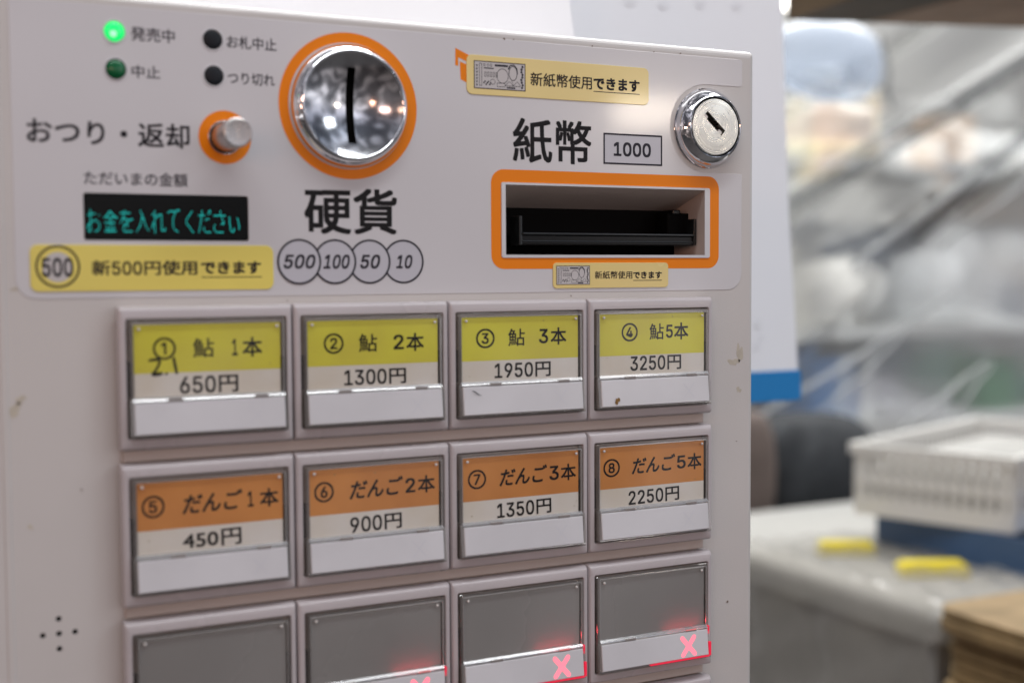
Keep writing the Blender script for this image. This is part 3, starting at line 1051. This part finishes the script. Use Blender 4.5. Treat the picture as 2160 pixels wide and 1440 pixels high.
    fsx.slab(4.45 + ox, -31.3 + oz, 56.1 + ox, -5.9 + oz, .4, -7.25, -7.7, .15)
    fsx.build('window', M_CLEAR, btn)
    seam = MB()
    seam.loft([A([(56.3, -7.2, -31.0), (4.3, -7.2, -31.0), (4.3, -7.2, -32.25), (56.3, -7.2, -32.25)]),
               A([(56.3, -7.9, -30.55), (4.3, -7.9, -30.55), (4.3, -8.9, -32.2), (56.3, -8.9, -32.2)]),
               A([(56.3, -8.75, -31.35), (4.3, -8.75, -31.35), (4.3, -9.0, -31.7), (56.3, -9.0, -31.7)])])
    seam.build('ridge', M_SEAM, btn)
    for x in (15.8, 45.4):
        tb = MB()
        tb.slab(x + ox, -32.15 + oz, x + 5.0 + ox, -31.25 + oz, .1, -8.0, -9.05, .1)
        tb.build('clip', M_CLIP, btn)
    lip = MB()
    lip.loft([A([(57.1, -2, -42.95), (3.5, -2, -42.95), (3.5, -2, -44.1), (57.1, -2, -44.1)]),
              A([(57.1, -9.9, -42.95), (3.5, -9.9, -42.95), (3.5, -9.6, -44.1), (57.1, -9.6, -44.1)]),
              A([(56.9, -10.15, -43.15), (3.7, -10.15, -43.15), (3.7, -9.95, -43.9), (56.9, -9.95, -43.9)])])
    for xa, xb in ((3.3, 4.45), (56.2, 57.2)):
        lip.loft([A([(xb, -2, -31.2), (xa, -2, -31.2), (xa, -2, -43.0), (xb, -2, -43.0)]),
                  A([(xb, -8.6, -31.2), (xa, -8.6, -31.2), (xa, -9.8, -43.0), (xb, -9.8, -43.0)])])
    lip.build('cap_lip', M_RIM, btn)
    for x, z in ((6.7, -7.6), (53.9, -7.6)):
        pn = MB()
        pn.lathe([(.55, -7.6), (.5, -7.95), (.25, -8.1)], x + ox, z + oz, 12)
        pn.build('moulded_pin', M_PIN, btn)
    if k == 3:
        b_ = MB()
        blot(b_, 11.5 + ox, -40.6 + oz, 1.0, 1.2, plate_d(-41.0) - .25, 31)
        b_.build('sauce_stain', M_BROWN, btn)
    if k == 2:
        b_ = MB()
        put_stroke(b_, [(x + ox, z + oz) for x, z in ((8.0, -33.7), (9.2, -34.1), (10.6, -35.2), (12.0, -35.6))], [.15, .4, .35, .1], plate_d(-35) - .35)
        b_.build('pen_scratch', M_INKG, btn, recalc=False)
    if lit:
        s0 = {9: 36, 10: 33, 11: 27}.get(k, 36)
        for bx in ((s0 + ox, 56.2 + ox, -10.25, -9.2, -43.55 + oz, -43.0 + oz), (56.25 + ox, 57.25 + ox, -9.95, -8.9, -43.3 + oz, -37.5 + oz),
                   (56.25 + ox, 57.1 + ox, -8.8, -7.6, -34.4 + oz, -31.0 + oz)):
            MB().box(*bx).build('red_leak_glow', M_RED, btn)  # glowing bars paint the red light leaking at the cap's edge
        pt = bpy.data.lights.new('indicator_led', 'AREA')
        pt.shape = 'RECTANGLE'
        pt.size, pt.size_y = .017, .0012
        pt.energy = .0005
        pt.color = (1, .06, .08)
        po_ = bpy.data.objects.new('indicator_led', pt)
        COL.objects.link(po_)
        po_.location = W(45 + ox, -10.2, -31.6 + oz)
        po_.rotation_euler = Vector((0, .30, 1)).to_track_quat('-Z', 'Y').to_euler()

# ================================================================== BEHIND THE MACHINE
# hanging banner with a blue foot
M_BANNER = mat('white_banner_vinyl', (.86, .88, .92), .4, var=.03, vscale=4)
M_BLUE = mat('bright_blue_print', (.0, .20, .52), .4)
bn = thing('banner', 'white hanging banner with a bright blue strip along its foot', 'banner', (400, 250, -80))
pr = [(470, 340), (476, 260), (480, 192), (487, 50), (495.5, -57)]
b = MB()
b.loft([[(200, 250, 340)] + [(x, 250, z) for x, z in pr] + [(200, 250, -57)],
        [(200, 251, 340)] + [(x, 251, z) for x, z in pr] + [(200, 251, -57)]])
b.build('sheet', M_BANNER, bn)
MB().slab(200, -78, 498, -57.1, 2.5, 252, 249.2, .6, 2).build('blue_foot', M_BLUE, bn)
M_FAINT = mat('faint_grey_print', (.80, .82, .86), .5)
for px, py, w_, h_ in ((1600, 683, 5, 7), (1597, 730, 4, 6), (1606, 712, 4, 3)):
    gm = MB()
    p = at(px, py, 249.4)
    put_poly(gm, circ(p.x, p.z, w_ / 2, 14, h_ / 2), 249.4)
    gm.build('faint_print', M_FAINT, bn, recalc=False)
for px, py in ((1400, 10), (1478, 8), (1555, 12), (1330, 4)):
    gm = MB()
    p = at(px, py, 249.4)
    put_poly(gm, circ(p.x, p.z, 4, 14, 2.6), 249.4)
    gm.build('faint_print', M_FAINT, bn, recalc=False)
# laminated notice standing behind the top
ln_ = thing('laminated_notice', 'glossy white laminated notice standing behind the top of the machine', 'notice', (150, 150, 103.6))
q = MB()
q.loft([[(-60, 140, 103.8), (262, 140, 103.8), (256, 190, 330), (-60, 190, 330)], [(-60, 141, 103.8), (262, 141, 103.8), (256, 191, 330), (-60, 191, 330)]])
q.build('sheet', mat('glossy_white_sheet', (.92, .93, .95), .12, coat=.6), ln_)
nl = MB()
nl.add([(150, 152.2, 162), (196, 152.2, 162), (196, 152.4, 162.8), (150, 152.4, 162.8)], [[0, 1, 2, 3]])
for k in range(6):
    nl.add([(197 + 4 * k, 152.1, 162.0), (199.4 + 4 * k, 152.1, 162.0), (199.4 + 4 * k, 153.4, 168), (197 + 4 * k, 153.4, 168)], [[0, 1, 2, 3]])
nl.build('print', M_INKG, ln_, recalc=False)


# ================================================================== STALL BEYOND (out of focus)
def at_box(name, label, cat, px0, py0, px1, py1, d, thick, m_, rad=12, group=None):
    a, b2 = at(px0, py0, d), at(px1, py1, d)
    zc = at((px0 + px1) / 2, py1, d).z
    z1 = at((px0 + px1) / 2, py0, d).z
    mb = MB().slab(a.x, zc, b2.x, z1, rad, d + thick, d, min(rad * .5, 8), 3, n=5)
    o = mb.build(name, m_, origin=((a.x + b2.x) / 2, d, zc))
    return tag(o, label, cat, group)


def sack(name, label, cat, px0, py0, px1, py1, d, m_, seed=0, flat=.6):
    a, b2 = at(px0, py0, d), at(px1, py1, d)
    z1, z0 = at((px0 + px1) / 2, py0, d).z, at((px0 + px1) / 2, py1, d).z
    cx, cz, rx, rz = (a.x + b2.x) / 2, (z0 + z1) / 2, (b2.x - a.x) / 2, (z1 - z0) / 2
    rnd = random.Random(seed)
    ph = [rnd.uniform(0, 6) for _ in range(6)]
    lps = []
    for i in range(1, 14):
        t = PI * i / 14
        lp = []
        for j in range(28):
            a_ = 2 * PI * j / 28
            k_ = 1 + .07 * math.sin(3 * a_ + ph[0] + 2 * t) + .05 * math.sin(7 * a_ + ph[1] + 3 * t)
            sx = math.copysign(abs(math.cos(a_)) ** .7, math.cos(a_))
            sy = math.copysign(abs(math.sin(a_)) ** .7, math.sin(a_))
            st_ = math.sin(t) ** .55
            lp.append((cx + rx * sx * st_ * k_, d + rx * flat * sy * st_ * k_ + rx * flat, cz + rz * math.cos(t)))
        lps.append(lp)
    o = MB().loft(lps, smooth=True).build(name, m_, origin=(cx, d, z0), sharp=80)
    return tag(o, label, cat)


wall = MB().box(200, 6500, 3000, 3100, FLOOR, 2200).build('back_wall', mat('mottled_beige_wall', (.50, .50, .47), .8, var=.5, vscale=1.6, var_color=(.30, .30, .31)), origin=(3000, 3000, FLOOR))
tag(wall, 'grey beige wall far behind the stall goods', 'wall')

# shelf rack with goods
rack = thing('shelf_rack', 'grey metal shelf rack crowded with goods behind the vinyl sheet', 'shelf', (1700, 1700, FLOOR))
M_RACK = mat('grey_rack_metal', (.45, .46, .46), .5)
levels = [at(1800, 332, 1560).z, at(1800, 692, 1560).z, at(1800, 892, 1560).z]
for z in levels:
    MB().box(1300, 2700, 1540, 1860, z - 22, z).build('board', M_RACK, rack)
for x in (1310, 2660):
    for d in (1845,):
        MB().box(x, x + 35, d, d + 30, FLOOR, 560).build('post', M_RACK, rack)
at_box('carton', 'pinkish beige carton on the top shelf', 'carton', 1722, 228, 1846, 332, 1560, 150, mat('pink_beige_card', (.58, .43, .34), .7))
at_box('carton', 'pale yellow carton below the pinkish carton', 'carton', 1720, 300, 1840, 334, 1545, 12, mat('cream_card', (.62, .52, .30), .7))
at_box('storage_box', 'pale green white box at the left end of the top shelf', 'box', 1660, 210, 1716, 332, 1570, 150, mat('pale_green_plastic', (.55, .60, .54), .5))
sack('pouch', 'white rounded plastic pouch on the middle shelf', 'pouch', 1742, 545, 1884, 692, 1560, mat('white_pouch', (.62, .61, .58), .4), 3)
at_box('carton', 'grey blue carton standing behind the white pouch', 'carton', 1735, 470, 1930, 560, 1680, 120, mat('grey_blue_card', (.22, .25, .30), .7))
at_box('storage_box', 'cream box at the left end of the middle shelf', 'box', 1660, 480, 1735, 690, 1600, 120, mat('cream_plastic_box', (.58, .56, .50), .5))
at_box('crate', 'dark grey crate under the white pouch', 'crate', 1690, 700, 1905, 800, 1640, 180, mat('dark_grey_plastic', (.10, .10, .105), .6))
at_box('file_box', 'blue upright file box on the lowest shelf', 'box', 1748, 752, 1812, 892, 1560, 150, mat('blue_card', (.06, .18, .42), .6))
at_box('storage_box', 'narrow white box beside the blue file box', 'box', 1818, 735, 1850, 892, 1560, 150, mat('white_plastic_box', (.62, .64, .64), .5))
at_box('storage_box', 'blue grey bin between the white boxes', 'box', 1900, 690, 2010, 800, 1600, 150, mat('blue_grey_plastic', (.20, .25, .31), .5))
sack('shopping_bag', 'large white plastic bag with lavender tint at the far right', 'bag', 2060, 470, 2230, 770, 1560, mat('white_bag_plastic', (.60, .61, .62), .35), 5)
sack('shopping_bag', 'small white plastic bag below the dark canopy edge', 'bag', 1925, 520, 2065, 690, 1580, mat('white_bag_plastic', (.55, .57, .58), .35), 6)
at_box('storage_box', 'small white tray box on the lowest shelf', 'box', 1860, 800, 2010, 892, 1580, 150, mat('lilac_white_plastic', (.50, .50, .55), .5))
sack('shopping_bag', 'green bag at the right edge behind the basket', 'bag', 2105, 740, 2230, 892, 1570, mat('green_bag_plastic', (.10, .25, .14), .5), 9)
at_box('carton', 'brown carton on the right of the middle shelf', 'carton', 2040, 395, 2260, 470, 1620, 120, mat('brown_card', (.30, .20, .13), .7))
at_box('crate', 'black crate behind the brown carton', 'crate', 1950, 455, 2110, 545, 1700, 100, mat('black_crate_plastic', (.06, .06, .065), .6))

jm = MB()
rj = random.Random(5)
M_J = [mat('pale_goods', (.62, .62, .60), .6), mat('grey_goods', (.10, .10, .11), .6), mat('cream_goods', (.55, .47, .33), .6), mat('blue_goods', (.20, .27, .38), .6), mat('tan_goods', (.36, .25, .17), .6), mat('white_goods', (.68, .69, .70), .5)]
for z in levels:
    x = 1330.0
    while x < 2640:
        w_, h_ = rj.uniform(35, 110), rj.uniform(50, 190)
        jm.box(x, x + w_, 1740 + rj.uniform(0, 30), 1850, z + .5, z + h_, rj.choice((0, 0, 1, 2, 3, 4, 5, 5)))
        x += w_ + rj.uniform(2, 30)
jo = jm.build('packaged_goods', M_J, origin=(1900, 1800, levels[2]))
tag(jo, 'jumble of small packages filling the shelves far behind', 'packages', kind='stuff')

# vinyl sheet: gathered at the upper right, hanging in folds towards the lower left
rows_, cols_ = 46, 60
RID = [((1660, 425), (2175, 95), 26, 46), ((1700, 560), (2200, 300), 18, 22), ((1950, 480), (2200, 250), 16, 20), ((1660, 200), (1870, 75), 30, 34), ((1680, 165), (1880, 225), 15, 26)]
cv, cf = [], []
for i in range(rows_ + 1):
    for j in range(cols_ + 1):
        px, py = 1560 + 760 * j / cols_, -60 + 1010 * i / rows_
        dep = 1260 + 14 * math.sin(px * .013 + py * .008)
        for (a, b2, wd, ht) in RID:
            ax, az = a
            tx, tz = b2[0] - ax, b2[1] - az
            ll = math.hypot(tx, tz)
            dist = ((px - ax) * tz - (py - az) * tx) / ll
            dep -= 1.15 * ht * math.exp(-(dist / wd) ** 2)
        p0 = at(px, py, 1260)
        cv.append((p0.x, dep, p0.z))
for i in range(rows_):
    for j in range(cols_):
        a = i * (cols_ + 1) + j
        cf.append([a, a + 1, a + cols_ + 2, a + cols_ + 1])
mv = MB().add(cv, cf, 0, True)
M_VINYL = clear_mat('cloudy_vinyl', tint=(.96, .96, .96), gloss=-.02, rough=.5, haze=.22, haze_color=(.66, .67, .66))
_n, _l = M_VINYL.node_tree.nodes, M_VINYL.node_tree.links
_tr = [q for q in _n if q.type == 'BSDF_TRANSPARENT'][0]
_rf = _n.new('ShaderNodeBsdfRefraction')
_rf.inputs['Color'].default_value = (.95, .96, .96, 1)
_rf.inputs['Roughness'].default_value = .30
_rf.inputs['IOR'].default_value = 1.13
_mx = _n.new('ShaderNodeMixShader')
_mx.inputs[0].default_value = .58
_to = _tr.outputs[0].links[0].to_socket
_l.new(_tr.outputs[0], _mx.inputs[1])
_l.new(_rf.outputs[0], _mx.inputs[2])
_l.new(_mx.outputs[0], _to)
vc = mv.build('vinyl_sheet', M_VINYL, recalc=False, sharp=180)
tag(vc, 'cloudy clear vinyl sheet hanging in slanting folds behind the machine', 'vinyl sheet')
M_FOLD = clear_mat('lit_vinyl_fold', tint=(.9, .9, .9), gloss=-.01, rough=.4, haze=.32, haze_color=(.86, .88, .88))  # pale haze paints the bright creases
M_FOLD_SHADE = clear_mat('shaded_vinyl_fold', tint=(.88, .885, .89), gloss=-.01, rough=.4, haze=.20, haze_color=(.14, .145, .15))  # the folds' shade put into a dark haze colour
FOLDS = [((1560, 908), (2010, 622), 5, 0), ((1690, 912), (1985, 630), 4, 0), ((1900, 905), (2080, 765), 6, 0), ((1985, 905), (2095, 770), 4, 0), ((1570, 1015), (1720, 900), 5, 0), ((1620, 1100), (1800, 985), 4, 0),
         ((1640, 445), (2260, 60), 24, 1), ((1930, 500), (2230, 225), 16, 1), ((1650, 158), (1850, 226), 10, 1), ((1990, 520), (2230, 330), 6, 0), ((1800, 560), (2210, 250), 7, 0), ((1860, 70), (1880, 230), 6, 1)]
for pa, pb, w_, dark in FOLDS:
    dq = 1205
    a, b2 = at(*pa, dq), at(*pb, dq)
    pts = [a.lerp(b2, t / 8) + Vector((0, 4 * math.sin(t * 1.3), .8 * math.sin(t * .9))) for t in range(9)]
    MB().tube([tuple(p) for p in pts], [w_ * (.35 + .65 * math.sin(PI * (t + 1) / 10)) for t in range(9)], 12).build('fold', M_FOLD_SHADE if dark else M_FOLD, vc)
bl_ = MB()
lps = []
for i in range(1, 12):
    t = PI * i / 12
    lp = []
    for j in range(24):
        a_ = 2 * PI * j / 24
        p = at(1740 + 130 * math.sin(t) * math.cos(a_) + 10 * math.sin(3 * t), 128 - 88 * math.cos(t) + 14 * math.cos(a_) * math.sin(t), 1180)
        lp.append((p.x, 1180 + 40 * math.sin(t) * math.sin(a_), p.z))
    lps.append(lp)
bl_.loft(lps, smooth=True)
bl_.build('bulge', clear_mat('bluish_vinyl', tint=(.85, .89, .95), gloss=-.01, rough=.4, haze=.26, haze_color=(.62, .69, .80)), vc, sharp=180)

# awning boards at the upper right, seen from below; shade and light put into their two browns
zb = 240.0
for nm_, c_, col_, lab_ in (('awning_board', [(686, 500), (759, 478), (745, 150), (655, 180)], (.10, .065, .030), 'awning board painted shade-dark brown, end of the row at the upper right'),
                            ('awning_board', [(762, 477), (1120, 372), (1060, 120), (748, 150)], (.42, .27, .175), 'awning board painted lit tan brown beside the dark one at the upper right')):
    aw = MB()
    aw.loft([[(x, d, zb) for x, d in c_], [(x, d, zb + 26) for x, d in c_]])
    awo = aw.build(nm_, mat('brown_wood', col_, .5, var=.35, vscale=14, detail=8), origin=(c_[0][0], c_[0][1], zb))
    tag(awo, lab_, 'board')
p = at(1672, 4, 1100)
lbo = MB()
lbo.loft([[(p.x + q * math.cos(2 * PI * k / 16), p.y + q * math.sin(2 * PI * k / 16), p.z + h) for k in range(16)] for q, h in ((2, -16), (11, -11), (15, 0), (11, 10), (5, 18), (5, 40))], smooth=True)
lo = lbo.build('light_bulb', mat('lit_bulb', (.9, .9, .85), .3, emit=(1, .97, .9), estr=6.0), origin=tuple(p))
tag(lo, 'glowing white bulb beside the top edge of the banner', 'light bulb')

# table with the foam box, tray and baskets
TT = -560.0
tbl = thing('market_table', 'grey market table standing under the white foam box', 'table', (1000, 800, FLOOR))
MB().box(760, 1560, 180, 1260, TT - 25, TT).build('table_top', mat('grey_laminate', (.35, .34, .33), .5, var=.1, vscale=5), tbl)
for x in (790, 1490):
    for d in (210, 1190):
        MB().box(x, x + 40, d, d + 40, FLOOR, TT - 25).build('leg', M_RACK, tbl)
M_FOAM = mat('shaded_white_foam', (.27, .265, .25), .65, var=.06, vscale=60, bump=.3, bscale=350)  # the stall's shade put into the colour; the foam itself is white
fb = thing('foam_box', 'white foam box with yellow tape on its lid under the blue tray', 'foam box', (1000, 650, TT))
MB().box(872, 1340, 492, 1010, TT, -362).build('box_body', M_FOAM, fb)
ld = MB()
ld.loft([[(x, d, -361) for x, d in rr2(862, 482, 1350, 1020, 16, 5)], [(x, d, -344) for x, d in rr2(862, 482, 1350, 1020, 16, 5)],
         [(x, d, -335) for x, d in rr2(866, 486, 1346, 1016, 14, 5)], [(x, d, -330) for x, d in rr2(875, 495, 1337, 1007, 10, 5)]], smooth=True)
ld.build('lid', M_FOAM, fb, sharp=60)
M_TAPE = mat('yellow_tape', (.62, .50, .02), .35, var=.1, vscale=40)
for cx, cy, hl, hw in ((968, 735, 33, 13), (980, 607, 38, 15)):
    t_ = MB()
    ca, sa = math.cos(math.radians(-28)), math.sin(math.radians(-28))
    pts = [(cx + a * ca - b_ * sa, cy + a * sa + b_ * ca) for a, b_ in ((-hl, -hw), (hl, -hw), (hl, hw), (-hl, hw))]
    t_.loft([[(x, y, -329.8) for x, y in pts], [(x, y, -320) for x, y in pts], [(cx + (x - cx) * .9, cy + (y - cy) * .8, -314) for x, y in pts]])
    t_.build('tape_strip', M_TAPE, fb)
# crumpled clear sheet lying over the box
cvs, cfs = [], []
NI, NJ = 34, 26
for i in range(NI + 1):
    for j in range(NJ + 1):
        y = 470 + 330 * j / NJ
        q = i / NI * 330
        ed = 858 - 6 + 5 * math.sin(y * .05)
        wr = 5 * math.sin(q * .09 + y * .045) + 3.5 * math.sin(q * .05 - y * .11)
        if q < 150:
            cvs.append((ed - 4 + wr * .6 - 10 * math.exp(-q / 60), y, -470 + q))
        else:
            cvs.append((ed + (q - 150) * 1.0, y, -321 + abs(wr) * .8 + 4 * math.exp(-((q - 165) / 18) ** 2)))
for i in range(NI):
    for j in range(NJ):
        a = i * (NJ + 1) + j
        cfs.append([a, a + 1, a + NJ + 2, a + NJ + 1])
cs_ = MB().add(cvs, cfs, 0, True).build('plastic_sheet', clear_mat('crumpled_clear_sheet', tint=(.95, .94, .92), gloss=.0, rough=.25, haze=.22, haze_color=(.42, .40, .36)), recalc=False, sharp=180, origin=(860, 600, -330))
tag(cs_, 'crumpled clear plastic sheet draped over the edge of the foam box', 'plastic sheet')

# blue tray
bt = MB()
ob = [(1048, 770), (1062, 520), (1460, 520), (1460, 770)]
ib = [(1054, 764), (1068, 526), (1454, 526), (1454, 764)]
bt.loft([[(x, d, -329) for x, d in ob], [(x, d, -288) for x, d in ob], [(x, d, -288) for x, d in ib], [(x, d, -325) for x, d in ib]], True, True)
bto = bt.build('tray', mat('navy_blue_plastic', (.045, .095, .19), .4, var=.1, vscale=15), origin=(1250, 640, -329))
tag(bto, 'dark blue plastic tray on the foam box under the white basket', 'tray')


def basket(name, label, x0, x1, y0, y1, z0, z1, m_, rot, piv, parent_label=None, nslx=16, nsly=8):
    o = thing(name, label, 'basket', (piv[0], piv[1], z0))
    c, s = math.cos(rot), math.sin(rot)

    def T(x, y, z):
        x, y = x - piv[0], y - piv[1]
        return (piv[0] + x * c - y * s, piv[1] + x * s + y * c, z)

    def bar(mb, x0_, x1_, y0_, y1_, z0_, z1_):
        v = [T(x, y, z) for x in (x0_, x1_) for y in (y0_, y1_) for z in (z0_, z1_)]
        mb.add(v, [[0, 1, 3, 2], [4, 6, 7, 5], [0, 4, 5, 1], [2, 3, 7, 6], [0, 2, 6, 4], [1, 5, 7, 3]])
    rim = MB()
    for zz, h, e in ((z1 - 12, 12, 5), ((z0 + z1) / 2 - 4, 8, 0), (z0, 22, 0)):
        bar(rim, x0 - e, x1 + e, y0 - e, y0 + 3, zz, zz + h)
        bar(rim, x0 - e, x1 + e, y1 - 3, y1 + e, zz, zz + h)
        bar(rim, x0 - e, x0 + 3, y0 + 3.01, y1 - 3.01, zz, zz + h)
        bar(rim, x1 - 3, x1 + e, y0 + 3.01, y1 - 3.01, zz, zz + h)
    bar(rim, x0 + 3.1, x1 - 3.1, y0 + 3.1, y1 - 3.1, z0, z0 + 4)
    rim.build('rim', m_, o)
    sl_ = MB()
    for k in range(nsly + 1):
        y = y0 + (y1 - y0) * k / nsly
        wq = 8.6 if 0 < k < nsly else 14
        for xx in (x0 + .2, x1 - 2.4):
            bar(sl_, xx, xx + 2.2, max(y - wq / 2, y0 + .1), min(y + wq / 2, y1 - .1), z0 + 1, z1 - 1)
    for k in range(nslx + 1):
        x = x0 + (x1 - x0) * k / nslx
        wq = 8.6 if 0 < k < nslx else 14
        for yy in (y0 + .2, y1 - 2.4):
            bar(sl_, max(x - wq / 2, x0 + .1), min(x + wq / 2, x1 - .1), yy, yy + 2.2, z0 + 1, z1 - 1)
    sl_.build('slats', m_, o)
    return o


M_BASK = mat('white_basket_plastic', (.62, .61, .58), .4)
basket('basket', 'white slatted plastic basket standing on the blue tray', 1072, 1434, 576, 774, -287, -200, M_BASK, math.radians(20), (1072, 576), nslx=24, nsly=14)
for k, (x, y, r_) in enumerate(((1140, 690, 45), (1240, 660, 55), (1330, 650, 50))):
    pass
cv_, sv_ = math.cos(math.radians(20)), math.sin(math.radians(20))
pv = (1072, 576)
tw = MB()  # filler added so the gaps between the slats look darker
tlp = []
for z, e_ in ((-282.5, 6), (-270, 0), (-232, 2), (-222, 12)):
    tlp.append([(pv[0] + (x - pv[0]) * cv_ - (y - pv[1]) * sv_, pv[1] + (x - pv[0]) * sv_ + (y - pv[1]) * cv_, z) for x, y in rr2(1080 + e_, 584 + e_, 1426 - e_, 766 - e_, 20, 4)])
two = tw.loft(tlp).build('filler', mat('grey_filler', (.30, .295, .28), .9, var=.3, vscale=25), origin=(1200, 680, -282.5))
tag(two, 'added grey cloth lying inside the white basket', 'filler')

# folded straw mats
M_BAM = mat('brown_straw', (.25, .165, .07), .7, var=.35, vscale=30, detail=6)
rm = random.Random(3)
lps = []
zz = TT + .5
while zz < -314:
    h_ = rm.uniform(9, 15)
    a_ = rm.uniform(-9, 9)
    for f_, e_ in ((0, 5), (.2, 0), (.8, 0), (1, 5)):
        lps.append(rr(838 + a_ + e_, 268 + a_ + e_, 1180 - e_, 462 - e_, 26, 0, 6))
        lps[-1] = [(x, z, zz + f_ * h_) for x, d, z in lps[-1]]
    zz += h_ + .2
sm_ = MB().loft(lps).build('straw_mat', M_BAM, origin=(990, 370, TT))
tag(sm_, 'brown straw mats folded in layers at the lower right in front of the foam box', 'straw mat')

# bags behind the foam box
sack('shoulder_bag', 'dark grey soft bag behind the foam box', 'bag', 1628, 880, 1885, 1140, 1080, mat('charcoal_fabric', (.024, .027, .031), .8, var=.3, vscale=30), 12)
sack('shopping_bag', 'brown paper bag at the edge of the machine', 'bag', 1545, 870, 1650, 1150, 1080, mat('brown_paper', (.13, .098, .085), .8, var=.3, vscale=12), 14)
bpy.context.view_layer.update()
